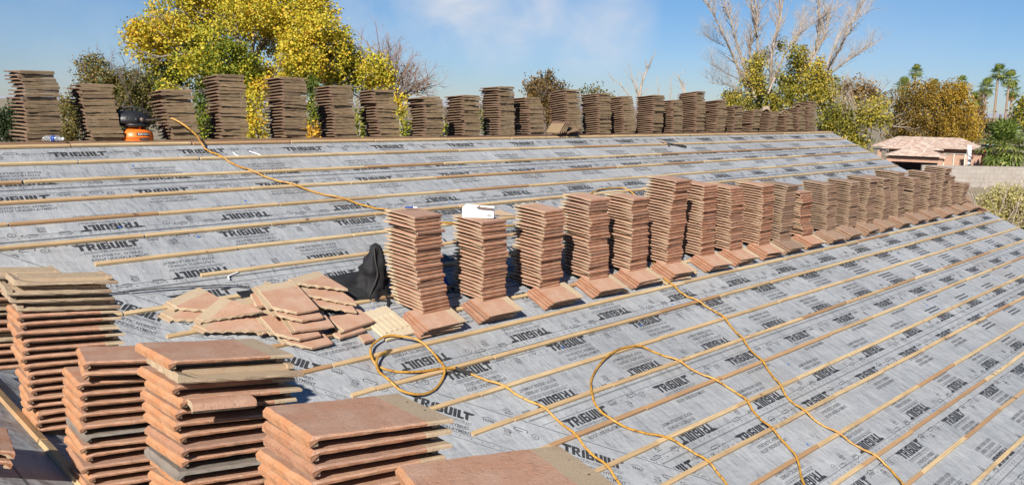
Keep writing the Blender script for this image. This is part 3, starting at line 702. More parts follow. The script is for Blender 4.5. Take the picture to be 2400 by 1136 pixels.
# single cut tiles: an outline thickened, broken along the chosen edges
def cut_tile(poly, broken, seed, th=.024, flip=False, mats=('mid_paint', 'near_raw'), under=False):
    """poly in tile coordinates (x along the length from the nose, y across); broken = indices of edges snapped or sawn"""
    r = random.Random(seed); pts = []
    for i, p in enumerate(poly):
        q = poly[(i + 1) % len(poly)]; L = math.hypot(q[0] - p[0], q[1] - p[1]); n = max(1, int(L / .03))
        for k_ in range(n):
            t = k_ / n; j = .005 if i in broken and k_ else .0012
            pts.append((p[0] + (q[0] - p[0]) * t + r.uniform(-j, j), p[1] + (q[1] - p[1]) * t + r.uniform(-j, j)))
    n = len(pts); cxm = sum(p[0] for p in pts) / n; cym = sum(p[1] for p in pts) / n; mb = MB()
    def band(x): return x > TL * .80
    ins = [(x + (cxm - x) * .018, y + (cym - y) * .022) for x, y in pts]
    # top: fan cut into strips along the length so the bare head band ends on a straight line
    B = TL * .80
    def clip(pl, keep):
        out = []
        for i, p in enumerate(pl):
            q = pl[(i + 1) % len(pl)]; ip, iq = (p[0] > B) == keep, (q[0] > B) == keep
            if ip: out.append(p)
            if ip != iq:
                t = (B - p[0]) / (q[0] - p[0]); out.append((B, p[1] + (q[1] - p[1]) * t))
        return out
    for keep, mi in ((False, 1 if under else 0), (True, 1)):
        c = clip(ins, keep)
        if len(c) > 2: mb.add([Vector((x, y, th)) for x, y in c], [tuple(range(len(c)))], mi)
    vs = [Vector((x, y, th)) for x, y in ins] + [Vector((x, y, th - .005)) for x, y in pts] + [Vector((x, y, .004 + (r.uniform(0, .007) if int(x * 18 + y * 25) % 2 else 0))) for x, y in pts]
    fs = []; ms = []
    for i in range(n):
        j = (i + 1) % n; raw = 0 if pts[i][0] < .01 and pts[j][0] < .01 else 1
        fs += [(i, n + i, n + j, j), (n + i, 2 * n + i, 2 * n + j, n + j)]; ms += [raw if pts[i][0] > .01 else 0, raw]
    fs.append(tuple(2 * n + i for i in range(n))[::-1]); ms.append(1)
    fs = [f[::-1] for f in fs]
    mb.add(vs, fs, ms)
    lx = [p[0] for p in poly if abs(p[1] - HW) < .002]
    if len(lx) > 1 and not under:
        a, b_ = min(lx), max(lx); L = b_ - a
        mb.box(Tr((a + b_) / 2, HW + .015, .0085), L, .028, .009, 1); mb.box(Tr((a + b_) / 2 - .004, HW + .0255, .0145), L - .01, .006, .006, 1); mb.box(Tr((a + b_) / 2 - .003, HW + .009, .0135), L - .012, .006, .005, 1)
    for i in broken:
        p, q = Vector(poly[i]), Vector(poly[(i + 1) % len(poly)]); d = q - p; L = d.length; d.normalize(); nn = Vector((d.y, -d.x)); t = .03
        while t < L - .03:
            wq = r.uniform(.02, .035); c = p + d * t
            mb.add([Vector((c.x - d.x * wq + nn.x * z_, c.y - d.y * wq + nn.y * z_, h)) for z_, h in ((-.006, th - .004), (.004, .012))] + [Vector((c.x + d.x * wq + nn.x * z_, c.y + d.y * wq + nn.y * z_, h)) for z_, h in ((-.006, th - .004), (.004, .012))] + [Vector((c.x + nn.x * .006, c.y + nn.y * .006, .001))], [(0, 1, 4), (1, 0, 2, 3), (1, 3, 4)], 1); t += .075
    if under:
        for yy in (-.11, -.055, 0, .055, .11):
            mb.box(Tr(.5 * (min(p[0] for p in pts) + max(p[0] for p in pts)) - .01, yy, th + .003), .20, .02, .012, 1)
    return mb.mesh('cut_roof_tile', list(mats))
HW = TW / 2
def put_cut(poly, broken, M, label, seed, **kw):
    o = bpy.data.objects.new('cut_roof_tile', cut_tile(poly, broken, seed, **kw)); C.objects.link(o); o.matrix_world = M
    tag(o, label, 'roof tile', 'cut and broken tiles in the loose pile'); return o
def pile(u_, w_, h_, yaw, tx=0, ty=0):        # nose centre of the piece; yaw 90 = head up the slope
    return RM(u_, w_, h_, R(yaw)) @ Ry(R(tx)) @ Rx(R(ty)) @ Matrix.Diagonal((1.12, 1.1, 1.15, 1))
full = [(0, -HW), (TL, -HW), (TL, HW), (0, HW)]
diagR = [(0, -HW), (TL, -HW), (TL, HW), (.12, HW), (0, .02)]          # corner sawn off on the left of the nose
diagS = [(.02, -HW + .03), (.10, -HW), (TL, -HW), (TL, HW), (.33, HW)]
tri = [(.10, -HW), (TL, -HW), (TL, HW), (.38, HW)]
nosebit = [(0, -HW), (.10, -HW), (.15, -.02), (.07, .10), (0, .09)]
half = [(0, -HW), (.20, -HW), (.17, 0), (.21, HW), (0, HW)]
put_cut(diagR, (3,), pile(3.17, 3.42, .200, 86, 6, -3), 'large sawn tile lying on top of the loose tile pile', 1)
put_cut(diagR, (3,), pile(3.19, 3.48, .160, 88, 5), 'tile directly beneath the large top tile of the loose pile', 2)
put_cut(half, (1, 2), pile(3.25, 3.56, .118, 84, 4), 'short sawn nose end sticking out low in the loose pile', 3)
put_cut(diagR, (3,), pile(3.12, 3.60, .076, 90, 3), 'long tile low in the loose pile under its large top tile', 4)
put_cut(diagR, (3,), pile(3.20, 3.68, .032, 92, 2), 'lowest tile of the loose pile resting on the slope', 5)
put_cut(tri, (3,), pile(3.63, 3.34, .185, 104, 5, 3), 'buff triangular offcut on the righthand side of the loose pile', 6)
put_cut(diagS, (4, 0), pile(3.62, 3.42, .142, 100, 5, 2), 'tile sawn on the slant under the buff triangular offcut', 7)
put_cut(diagS, (4, 0), pile(3.60, 3.48, .102, 102, 4), 'second slant-sawn tile under the buff triangular offcut', 8)
put_cut(half, (1, 2), pile(3.68, 3.57, .062, 98, 3), 'sawn nose end below the slant-sawn tiles by the felt', 9)
put_cut(nosebit, (1, 2, 3), pile(3.56, 3.62, .026, 96, 2), 'broken nose corner lying below the slant-sawn tiles', 10)
put_cut([(0, -.05), (.08, -.05), (.085, .04), (0, .05)], (1,), pile(3.68, 3.74, .03, 95), 'smallest square tile chip lying on a batten', 11)
put_cut(tri, (3,), pile(2.88, 3.42, .125, 123, 6, -4), 'buff-headed triangular offcut at the lower left of the pile', 12)
put_cut(diagS, (4, 0), pile(2.82, 3.50, .070, 118, 4), 'tile under the lower left triangular offcut of the pile', 13)
put_cut(diagS, (4, 0), pile(2.70, 3.20, .070, 112, 4), 'buff-headed slanting tile at the upper left of the pile', 14)
put_cut(diagS, (4, 0), pile(2.66, 3.26, .028, 118, 2), 'tile underneath the upper left slanting tile of the pile', 15)
put_cut([(.16, -.07), (TL, -.07), (TL, .06), (.2, .05)], (0, 3), pile(2.86, 3.16, .085, 40, 0, 3), 'narrow buff sliver leaning across the back of the pile', 16)
put_cut([(.2, -.09), (TL, -.10), (TL, .06), (.22, .05)], (0, 3), pile(2.72, 3.05, .118, 2, 0, 8), 'small two-toned offcut propped at the back of the pile', 17)
put_cut(full, (), pile(3.05, 3.40, .05, 96, 2), 'whole tile wedged under the left side of the large top tile', 18)
put_cut([(0, -.13), (.10, -HW), (TL - .06, -HW + .01), (TL - .06, HW), (.02, HW)], (0, 1), pile(4.02, 3.76, .014, 97), 'upturned pale tile showing its ribbed underside', 19, under=True, mats=('pale_raw', 'pale_raw'))
# everything farther along: the remaining tiles
o = FAR.obj('roof_tiles', FARMATS); tag(o, 'brown and pinkish roof tiles of the farther stacks along ridge and slope', 'roof tiles', None, 'stuff')

# ------------------------------------------------------------------ hoses, tools, bag, carton, litter
def catmull(pts, n=6):
    pts = [Vector(p) for p in pts]; P = [pts[0] * 2 - pts[1]] + pts + [pts[-1] * 2 - pts[-2]]; out = []
    for i in range(1, len(P) - 2):
        for k_ in range(n):
            t = k_ / n; a, b_, c, d = P[i - 1:i + 3]
            out.append(.5 * ((2 * b_) + (c - a) * t + (2 * a - 5 * b_ + 4 * c - d) * t * t + (3 * b_ - a - 3 * c + d) * t ** 3))
    out.append(P[-2]); return out
mt, nt, b = mat('yellow_hose_rubber'); k = N(nt); v = k.tex('Object')
k.link(k.mix(k.math('MULTIPLY', k.rng(k.noise(v, 30, 4, .75), .50, .64), .85), k.mix(k.rng(k.noise(v, 3, 3), .35, .65), (.52, .285, .045), (.44, .215, .03)), (.16, .07, .02)), b.inputs['Base Color'])
b.inputs['Roughness'].default_value = .42; MT['hose'] = mt
MT['brass'] = simple('brass_fitting', (.42, .28, .12), .4, .8, .3)
MT['black_plastic'] = simple('black_plastic', (.018, .018, .02), .45, var=.3)
MT['dark_rubber'] = simple('dark_rubber', (.03, .028, .026), .7, var=.3)
MT['steel'] = simple('worn_steel', (.16, .12, .10), .5, .6, .25)
MT['orange_paint'] = simple('orange_paint', (.78, .17, .022), .38, var=.06, scale=6)
MT['white_paint'] = simple('white_print', (.78, .78, .76), .6)
MT['paper'] = simple('white_paper', (.80, .80, .78), .8, var=.03)
MT['card'] = simple('brown_cardboard', (.50, .35, .22), .85, var=.08)
MT['pvc'] = simple('white_plastic', (.78, .78, .75), .4, var=.05)
MT['cloth'] = simple('black_nylon', (.008, .0075, .009), .8, var=.4, scale=30, bump=.3)
MT['felt'] = simple('black_roofing_felt', (.016, .016, .017), .66, var=.5, scale=9, bump=.35)
MT['blue_sheet'] = simple('blue_film', (.03, .07, .27), .4, var=.2)
def on_slope(l, h=.0125): return [RP(a, b_, h) for a, b_ in l]
def over_battens(l, r=.012):                       # lie on the sheet, ride up over each batten
    out = []
    for a, b_ in l:
        f = (b_ / S) % 1.0; d = min(abs(f - .94), abs(f + .06))
        out.append(RP(a, b_, .011 + r + (.021 * max(0, 1 - (d / .30) ** 2))))
    return out
def dense(l, n=4):
    o = catmull([Vector((a, b_, 0)) for a, b_ in l], n); return [(p.x, p.y) for p in o]
H1 = [(3.79, .11), (3.86, .31), (3.95, .49), (4.07, .70), (4.23, .88), (4.43, 1.09), (4.64, 1.28), (4.86, 1.47), (5.08, 1.65), (5.25, 1.78), (5.48, 2.0), (5.82, 2.13), (6.3, 2.25), (7.0, 2.3), (7.8, 2.12), (8.4, 1.85), (8.78, 1.70), (9.01, 1.66), (9.25, 1.66), (9.42, 1.73), (9.40, 2.0), (9.0, 2.4), (8.62, 2.8)]
H2 = [(8.37, 3.05), (8.14, 3.30), (7.94, 3.55), (7.83, 3.81), (7.82, 4.08), (7.88, 4.29), (7.94, 4.51), (7.87, 4.75), (7.76, 4.99), (7.66, 5.23), (7.58, 5.43), (7.47, 5.62), (7.36, 5.79), (7.32, 5.97), (7.32, 6.17), (7.36, 6.34), (7.4, 6.51), (7.44, 6.67), (7.46, 6.85), (7.42, 6.97), (7.33, 7.08), (7.15, 7.3), (6.9, 7.4)]
H3 = [(3.76, 3.9), (3.65, 3.94), (3.57, 4.02), (3.52, 4.14), (3.53, 4.29), (3.59, 4.4), (3.72, 4.46), (3.88, 4.43), (4.05, 4.32), (4.12, 4.22), (4.14, 4.06), (4.1, 3.93), (4.01, 3.82), (3.89, 3.75), (3.77, 3.76), (3.65, 3.82), (3.59, 3.91), (3.59, 4.0), (3.64, 4.08), (3.77, 4.17), (3.91, 4.22), (4.07, 4.24), (4.2, 4.28), (4.27, 4.32), (4.35, 4.43), (4.46, 4.59), (4.54, 4.75), (4.62, 4.92), (4.66, 5.09), (4.67, 5.29), (4.66, 5.45), (4.66, 5.6), (4.66, 5.74), (4.62, 5.9), (4.5, 6.1), (4.6, 6.4), (5.0, 6.6), (5.4, 6.45)]
H4 = [(5.45, 6.42), (5.55, 6.28), (5.59, 6.16), (5.6, 6.01), (5.57, 5.84), (5.51, 5.73), (5.39, 5.6), (5.25, 5.47), (5.14, 5.33), (5.14, 5.17), (5.19, 5.03), (5.31, 4.89), (5.49, 4.77), (5.72, 4.67), (5.97, 4.61), (6.17, 4.61), (6.33, 4.65), (6.44, 4.77), (6.55, 4.94), (6.63, 5.13), (6.71, 5.31), (6.79, 5.48), (6.79, 5.63), (6.73, 5.78), (6.68, 5.95), (6.65, 6.12), (6.6, 6.29), (6.46, 6.46), (6.29, 6.62), (6.2, 6.9)]
# from the compressor down the slope, behind the tall row and over it, to the bottom
start = [Vector((3.50, .13, Z0 + .30)), Vector((3.55, .09, Z0 + .29)), Vector((3.64, .0, Z0 + .215)), Vector((3.73, -.06, Z0 + .115))]
mb = MB(); mb.tube(catmull(start, 5) + over_battens(dense(H1)), .0105, 8)
o = mb.obj('air_hose', ['hose'], None, True)
tag(o, 'yellow air hose running down the slope from the orange compressor', 'hose', 'yellow air hoses lying on the roof')
f = MB(); f.tube([start[0] + Vector((-.05, .02, .005)), start[0]], .014, 8); f.obj('hose_fitting', ['brass'], o)
mid = [RP(8.62, 2.8, .05), RP(8.58, 2.88, .25), RP(8.52, 2.93, .33), RP(8.45, 2.98, .22)]
mb = MB(); mb.tube(catmull(mid, 5) + over_battens(dense(H2)), .0105, 8)
tag(mb.obj('air_hose', ['hose'], None, True), 'yellow air hose coming between tall tile stacks then snaking downslope', 'hose', 'yellow air hoses lying on the roof')
p3 = over_battens(dense(H3))
for q in range(30): p3[q] = p3[q] + Vector((0, -.4, .9)) * (.05 * math.sin(min(1, q / 29) * math.pi))
for q in range(36, 66): p3[q] = p3[q] + Vector((0, -.2, .9)) * (.045 * math.sin((q - 36) / 30 * math.pi))
mb = MB(); mb.tube(p3, .0105, 8)
o = mb.obj('air_hose', ['hose'], None, True); tag(o, 'yellow air hose coiled once with its free brass end showing', 'hose', 'yellow air hoses lying on the roof')
f = MB(); f.tube([p3[0] + (p3[0] - p3[2]).normalized() * .05, p3[0], p3[1]], [.012, .016, .015], 8); f.obj('hose_fitting', ['brass'], o)
f = MB(); q0 = p3[22 * 4]; q1 = p3[23 * 4 + 2]; f.tube([q0, (q0 + q1) / 2 + Vector((0, 0, .002)), q1], .0165, 8); f.obj('coupling', ['dark_rubber'], o)
mb = MB(); mb.tube(over_battens(dense(H4)), .0105, 8)
tag(mb.obj('air_hose', ['hose'], None, True), 'yellow air hose bent into a wide open loop low on the slope', 'hose', 'yellow air hoses lying on the roof')

# air compressor: pancake tank, shroud, handle, regulator, gauge
cp_ = Vector((3.175, .20, Z0 - .012)); t = thing('air_compressor', 'orange pancake air compressor with black motor shroud standing on the ridge', 'compressor', cp_)
fr = math.atan2(CAM.y - cp_.y, CAM.x - cp_.x)                           # its label side looks down the slope
CM = Tr(cp_) @ Rz(fr + R(5)) @ Matrix.Diagonal((1, 1, .84, 1))
mb = MB(); prof = [(.02, .035), (.11, .037), (.150, .05), (.166, .075), (.172, .10), (.172, .128), (.1745, .129), (.1745, .136), (.172, .137), (.170, .165), (.160, .195), (.135, .222), (.09, .240), (.02, .246)]
mb.lathe(prof, CM, 36); mb.obj('tank', ['orange_paint'], t, True)
mb = MB()
for a in (45, 135, 225, 315): mb.lathe([(.022, 0), (.02, .03), (.016, .06)], CM @ Rz(R(a)) @ Tr(.13, 0, -.002), 8)
mb.obj('rubber_feet', ['dark_rubber'], t)
mb = MB()
mb.lathe([(.10, .244), (.125, .262), (.150, .275), (.152, .300), (.13, .306)], CM, 28)
mb.obj('base_ring', ['black_plastic'], t, True)
mb = MB()
prof = [(.165, .300), (.185, .315), (.190, .345), (.178, .385), (.150, .425), (.105, .450), (.05, .462), (.01, .464)]
mb.lathe(prof, CM @ Tr(-.01, -.045, 0) @ Matrix.Diagonal((.86, 1.12, 1.0, 1)), 26)
for q in range(5): mb.box(CM @ Tr(.128 - q * .004, -.09 + q * .028, .385) @ Ry(R(-35)) @ Rz(R(-10)), .02, .010, .055)
sh = mb.obj('motor_shroud', ['black_plastic'], t, True)
mb = MB(); mb.tube(catmull([CM @ Vector((0, -.20, .37)), CM @ Vector((.02, -.16, .47)), CM @ Vector((.02, -.03, .505)), CM @ Vector((.02, .10, .47)), CM @ Vector((.0, .15, .38))], 5), .013, 8)
mb.obj('handle', ['dark_rubber'], t, True)
mb = MB(); mb.tube([CM @ Vector((.10, .03, .235)), CM @ Vector((.115, .035, .30)), CM @ Vector((.12, .035, .335))], .010, 8, 0)
mb.obj('valve_pipe', ['orange_paint'], t, True)
mb = MB(); mb.tube([CM @ Vector((.112, .035, .272)), CM @ Vector((.116, .035, .315))], .0135, 8); mb.obj('filter_sleeve', ['white_paint'], t, True)
mb = MB(); mb.tube([CM @ Vector((.125, -.09, .345)), CM @ Vector((.128, .03, .345)), CM @ Vector((.11, .16, .352)), CM @ Vector((.10, .24, .36))], .010, 8); mb.obj('manifold', ['steel'], t, True)
for yy, nm in ((.055, 'pressure_gauge'), (.0, 'regulator_knob')):
    mb = MB(); mb.tube([CM @ Vector((.13, yy, .352)), CM @ Vector((.158, yy, .356))], .024 if yy else .02, 14); mb.obj(nm, ['steel' if yy else 'black_plastic'], t, True)
def on_tank(a, z, r): return CM @ Vector((r * math.cos(a), r * math.sin(a), z))
def tank_label(z0, z1, a0, a1, txt, h, wd):
    mb = MB()
    for q in range(8):
        s0, s1 = a0 + (a1 - a0) * q / 8, a0 + (a1 - a0) * (q + 1) / 8
        mb.add([on_tank(s0, z0, .1752), on_tank(s1, z0, .1752), on_tank(s1, z1, .1745), on_tank(s0, z1, .1745)], [(0, 1, 2, 3)], 0)
    vs, fs = fitted(txt, h, wd); zc = (z0 + z1) / 2 - h / 2
    mb.add([on_tank((a0 + a1) / 2 + (x - wd / 2) / .176, zc + y, .1768) for x, y in vs], fs, 1)
    return mb.obj('label', ['black_plastic', 'white_paint'], t)
tank_label(.156, .192, R(-3), R(43), 'RIDGID', .024, .115)
tank_label(.098, .118, R(6), R(42), '——— ———', .006, .085)

# water bottle on its side on the ridge board
bp = Vector((2.33, .08, Z0 + .095)); t = thing('water_bottle', 'clear plastic water bottle with blue label lying on the ridge board', 'bottle', bp)
mt, nt, b = mat('clear_plastic'); b.inputs['Base Color'].default_value = (.93, .96, .98, 1); b.inputs['Roughness'].default_value = .12
b.inputs['Transmission Weight'].default_value = .8; b.inputs['IOR'].default_value = 1.25; MT['clear'] = mt
BM = Tr(bp) @ Rz(R(-42)) @ Ry(R(90))
mb = MB(); mb.lathe([(.02, -.11), (.031, -.104), (.032, -.07), (.029, -.062), (.032, -.052), (.029, -.03), (.032, -.02), (.032, .045), (.026, .068), (.014, .088), (.0125, .1)], BM, 18); mb.obj('bottle_body', ['clear'], t, True)
mb = MB(); mb.lathe([(.0145, .098), (.0145, .114), (.012, .115)], BM, 14); mb.obj('cap', ['paper'], t)
mb = MB(); mb.lathe([(.0327, -.004), (.0327, .036)], BM, 18); mb.m = [0] * len(mb.f); mb.obj('bottle_label', ['blue_sheet'], t, True)

# black bag slumped against the first tall stack
bb = RP(4.16, 3.05, .012); t = thing('black_bag', 'slumped black nylon bag with drawcord beside the first tall stack', 'bag', bb)
mb = MB(); nz_, na = 22, 30
def bag_pt(a, b_):
    th = 2 * math.pi * a; h = .47 * b_
    r = (.135 * (1 - b_) ** .60 + .016) * (1 + .12 * math.sin(3 * th + 5 * b_) * (1 - b_ * .5)) if b_ < .999 else .004
    nn = mnoise.noise(Vector((math.cos(th) * 1.8, math.sin(th) * 1.8, b_ * 4.5))) * .060 + mnoise.noise(Vector((math.cos(th) * 5, math.sin(th) * 5, b_ * 11 + 9))) * .034
    r += nn * (.4 + .6 * (1 - b_)); bend = 0.0
    return Vector((bb.x + r * math.cos(th) * 1.12 + bend + .02 * b_, bb.y + r * math.sin(th) * .85 - .02 * b_, bb.z + h - .02 + (math.sin(th) * .07 + .03) * (1 - b_)))
mb.grid(na, nz_, bag_pt); bag = mb.obj('bag_body', ['cloth'], t, True)
mb = MB(); mb.tube(catmull([bag_pt(.62, .92) + Vector((-.01, -.02, .01)), bag_pt(.66, .7) + Vector((0, -.022, 0)), bag_pt(.70, .45) + Vector((0, -.02, 0)), bag_pt(.66, .2) + Vector((-.01, -.018, 0)), bag_pt(.64, .02) + Vector((0, -.02, 0)), RP(4.20, 3.24, .02)], 6), .007, 7); mb.obj('drawcord', ['dark_rubber'], t, True)
mb = MB()
def strap(l, wd=.022):
    pts = dense(l, 4); vs = []
    for i, (a, b_) in enumerate(pts):
        c = pts[min(i + 1, len(pts) - 1)]; d = pts[max(i - 1, 0)]; dx, dy = c[0] - d[0], c[1] - d[1]; n_ = math.hypot(dx, dy) or 1
        for sg in (-1, 1): vs.append(RP(a - dy / n_ * wd / 2 * sg, b_ + dx / n_ * wd / 2 * sg, .034 + .006 * math.sin(i)))
    mb.add(vs, [(2 * i, 2 * i + 1, 2 * i + 3, 2 * i + 2) for i in range(len(pts) - 1)])
strap([(4.22, 3.18), (4.16, 3.30), (4.02, 3.40), (3.86, 3.48)]); strap([(4.22, 3.20), (4.34, 3.26), (4.48, 3.28)])
mb.obj('strap', ['cloth'], t)
mb = MB(); mb.box(RM(4.19, 3.27, .04, R(30)), .035, .026, .012); mb.obj('buckle', ['black_plastic'], t)

# strip of black felt lying creased behind the loose pile
mb = MB()
def felt_pt(a, b_):
    u_ = 2.95 + 1.22 * a; c = 2.78 + .02 * a - .10 * max(0, a - .5)
    w_ = c + (.16 + .30 * a) * b_ * (1 if a < .9 else .9)
    h = .036 + .07 * max(0, a - .25) * math.sin(b_ * math.pi) ** 1.5 + .02 * mnoise.noise(Vector((a * 6, b_ * 3, 2))) + .05 * max(0, a - .35) * max(0, 1 - abs(b_ - .3) * 5)
    return RP(u_, w_, max(.034, h))
mb.grid(40, 14, felt_pt); o = mb.obj('felt_strip', ['felt'], None, True); tag(o, 'creased strip of black roofing felt behind the loose tile pile', 'roofing felt')
mb = MB(); l = [(1.9, 2.55), (2.2, 2.575), (2.5, 2.60), (2.95, 2.68), (3.1, 2.76)]
pts = dense(l, 4); mb.add([RP(a, b_ + y, .034) for a, b_ in pts for y in (-.008, .008)], [(2 * i, 2 * i + 1, 2 * i + 3, 2 * i + 2) for i in range(len(pts) - 1)])
mb.obj('trailing_edge', ['felt'], o)
for l in ([(2.15, 3.0), (2.4, 3.22), (2.62, 3.33)], [(3.78, 3.28), (3.9, 3.42), (3.98, 3.45)]):
    mb = MB(); pts = dense(l, 4); mb.add([RP(a, b_ + y, .0135) for a, b_ in pts for y in (-.003, .003)], [(2 * i, 2 * i + 1, 2 * i + 3, 2 * i + 2) for i in range(len(pts) - 1)])
    mb.obj('crease_line', ['thinink'], house)

# carton on the second tall stack
ct = Vector((5.11, -3.19, zrel(-1.34) + round(.79 / .0338) * .0338 + .006)); t = thing('carton', 'torn open white carton on top of the second tall stack', 'box', ct)
KM = Tr(ct) @ Ry(0) @ Rz(R(-46))
def quad(mb, pts, mi=0): mb.add([KM @ Vector(p) for p in pts], [tuple(range(len(pts)))], mi)
mb = MB(); lx, ly, lz = .150, .058, .105
quad(mb, [(-lx, -ly, .006), (lx, -ly, .006), (lx, -ly, lz - .012), (.035, -ly, lz - .006), (.0, -ly, lz), (-lx, -ly, lz)])
quad(mb, [(lx, -ly, .006), (lx, ly, .006), (lx, ly, lz + .0), (lx, -ly, lz - .012)])
quad(mb, [(-lx, ly, .006), (-lx, -ly, .006), (-lx, -ly, lz), (-lx + .03, ly, lz + .02)])
quad(mb, [(lx, ly, .006), (-lx, ly, .006), (-lx + .03, ly, lz + .02), (0, ly, lz + .008), (lx, ly, lz)])
quad(mb, [(-lx, -ly, lz), (0.0, -ly, lz), (0.01, ly, lz + .008), (-lx + .03, ly, lz + .02)])
quad(mb, [(-lx, -ly, .006), (lx, -ly, .006), (lx, ly, .006), (-lx, ly, .006)])
quad(mb, [(.01, ly, lz + .004), (lx, ly, lz + .001), (lx, ly - .03, lz - .012), (.02, ly - .03, lz - .01)])
bx_ = mb.obj('carton_body', ['paper'], t)
mb = MB(); quad(mb, [(-.02, -ly - .001, lz - .004), (lx, -ly - .001, lz - .015), (lx - .012, -ly - .055, lz + .004), (.0, -ly - .058, lz + .016)], 0); mb.obj('flap', ['card'], t)
mb = MB(); yq = -ly - .0012
rr = random.Random(8); x = -.06
while x < .07: l = rr.uniform(.004, .010); quad(mb, [(x, yq, .058), (x + l, yq, .058), (x + l, yq, .0635), (x, yq, .0635)]); x += l + .003
x = .085
while x < .125: l = rr.uniform(.0012, .003); quad(mb, [(x, yq, .018), (x + l, yq, .018), (x + l, yq, .044), (x, yq, .044)]); x += l + .0016
x = -.12
while x < -.02: l = rr.uniform(.004, .012); quad(mb, [(x, yq, .026), (x + l, yq, .026), (x + l, yq, .029), (x, yq, .029)]); x += l + .004
mb.obj('printing', ['thinink'], t)
mb = MB(); mb.add([RP(5.42, 3.05, 0) * 0 + Vector(p) for p in ((5.34, -2.93, ct.z - .004), (5.60, -2.98, ct.z + .012), (5.55, -3.26, ct.z - .012), (5.36, -3.24, ct.z - .004))], [(0, 1, 2, 3)])
mb.add([p + Vector((0, 0, .005)) for p in mb.v[:4]], [(0, 1, 2, 3)]); tag(mb.obj('cardboard_sheet', ['card']), 'small flat piece of brown cardboard beside the white carton', 'cardboard')

# marker pen, paper, film, hammer, scraps
pz = zrel(-1.34) + 26 * .0338 + .035
a, b_ = Vector((4.36, -3.03, pz + .006)), Vector((4.465, -3.085, pz + .004)); t = thing('marker_pen', 'blue marker pen lying on top of the first tall stack', 'pen', a)
mb = MB(); mb.tube([a, a + (b_ - a) * .62], .0085, 8); mb.obj('pen_barrel', ['blue_sheet'], t)
mb = MB(); mb.tube([a + (b_ - a) * .62, a + (b_ - a) * .9, b_], [.0075, .007, .002], 8); mb.obj('pen_tip', ['white_paint'], t)
mb = MB(); mb.grid(6, 4, lambda a, b_: RP(7.14 + .27 * a, 1.83 + .11 * b_ + .05 * a, .014 + .02 * abs(math.sin(a * 5 + b_ * 2)))); tag(mb.obj('paper_sheet', ['paper']), 'crumpled white paper lying on the slope behind the third tall stack', 'paper')
mb = MB(); mb.grid(5, 5, lambda a, b_: RP(4.80 + .17 * a, 3.00 + .20 * b_, .02 + .09 * (1 - b_) * a + .015 * math.sin(a * 7))); tag(mb.obj('plastic_film', ['blue_sheet']), 'scrap of blue plastic film between the first two tall stacks', 'plastic')
hb = RP(12.2, .3, .035); t = thing('hammer', 'roofing hammer with dark handle lying high on the slope', 'hammer', hb)
mb = MB(); mb.tube([RP(12.22, .33, .036), RP(12.40, .40, .036), RP(12.62, .48, .034)], [.012, .014, .019], 8); mb.obj('handle', ['dark_rubber'], t)
mb = MB(); mb.tube([RP(12.14, .20, .04), RP(12.19, .30, .04), RP(12.20, .36, .04), RP(12.17, .42, .04)], [.010, .018, .016, .02], 8); mb.obj('head', ['steel'], t)
tw = [('bent white plastic strip lying near the compressor hose', [(4.07, .22), (4.08, .30), (4.17, .335)]), ('straight white plastic strip lying near the compressor hose', [(4.27, .20), (4.36, .31)]), ('curled white plastic strip above the loose tile pile', [(2.98, 2.58), (3.0, 2.53), (3.1, 2.49)])]
for l, pts in tw:
    mb = MB(); mb.tube(on_slope(dense(pts, 4), .022), .007, 6); tag(mb.obj('plastic_strip', ['pvc']), l, 'plastic strip', 'white plastic strips on the slope')
for l, (u_, w_, yw, L) in zip(('pale batten offcut beside the fourth low pile', 'pale batten offcut in front of the fifth low pile', 'pale batten offcut near the sixth low pile', 'white wood sliver near the seventh low pile'), ((7.0, 3.80, -50, .13), (7.72, 3.77, -68, .22), (8.42, 3.72, -60, .18), (9.1, 3.74, -60, .16))):
    mb = MB(); mb.box(RM(u_, w_, .040, R(yw)), L, .036, .019); mb.t = [.1] * 6; tag(mb.obj('batten_offcut', ['batten']), l, 'wood offcut', 'batten offcuts by the low piles')

# ------------------------------------------------------------------ trees
def leafmat(name, stops, trans=.24, rough=.55):
    mt = bpy.data.materials.new(name); mt.use_nodes = True; nt = mt.node_tree; nt.nodes.clear(); k = N(nt)
    a = k.new('ShaderNodeAttribute', attribute_name='tint'); c = k.ramp(a.outputs['Fac'], stops)
    d = k.new('ShaderNodeBsdfPrincipled'); d.inputs['Roughness'].default_value = rough; d.inputs['Specular IOR Level'].default_value = .3; k.link(c, d.inputs['Base Color'])
    tr = k.new('ShaderNodeBsdfTranslucent'); k.link(c, tr.inputs['Color'])
    mx = k.new('ShaderNodeMixShader'); mx.inputs[0].default_value = trans; k.link(d.outputs[0], mx.inputs[1]); k.link(tr.outputs[0], mx.inputs[2])
    o = k.new('ShaderNodeOutputMaterial'); k.link(mx.outputs[0], o.inputs[0]); MT[name] = mt
leafmat('gold_leaf', [(0, (.055, .09, .012)), (.25, (.16, .20, .02)), (.5, (.42, .38, .03)), (.8, (.66, .49, .045)), (1, (.72, .40, .04))])
leafmat('lime_leaf', [(0, (.04, .052, .012)), (.35, (.135, .145, .025)), (.65, (.34, .29, .035)), (1, (.52, .38, .06))])
leafmat('olive_leaf', [(0, (.045, .055, .015)), (.5, (.12, .12, .03)), (.85, (.22, .17, .05)), (1, (.28, .17, .05))])
leafmat('dark_leaf', [(0, (.018, .03, .010)), (.6, (.045, .065, .02)), (1, (.09, .10, .03))], .2)
leafmat('rust_leaf', [(0, (.05, .038, .012)), (.4, (.17, .110, .020)), (.7, (.36, .225, .028)), (1, (.48, .32, .04))])
leafmat('brown_leaf', [(0, (.065, .045, .015)), (.5, (.17, .105, .03)), (1, (.30, .18, .055))])
leafmat('pink_twig', [(0, (.22, .14, .11)), (1, (.34, .22, .17))], .1)
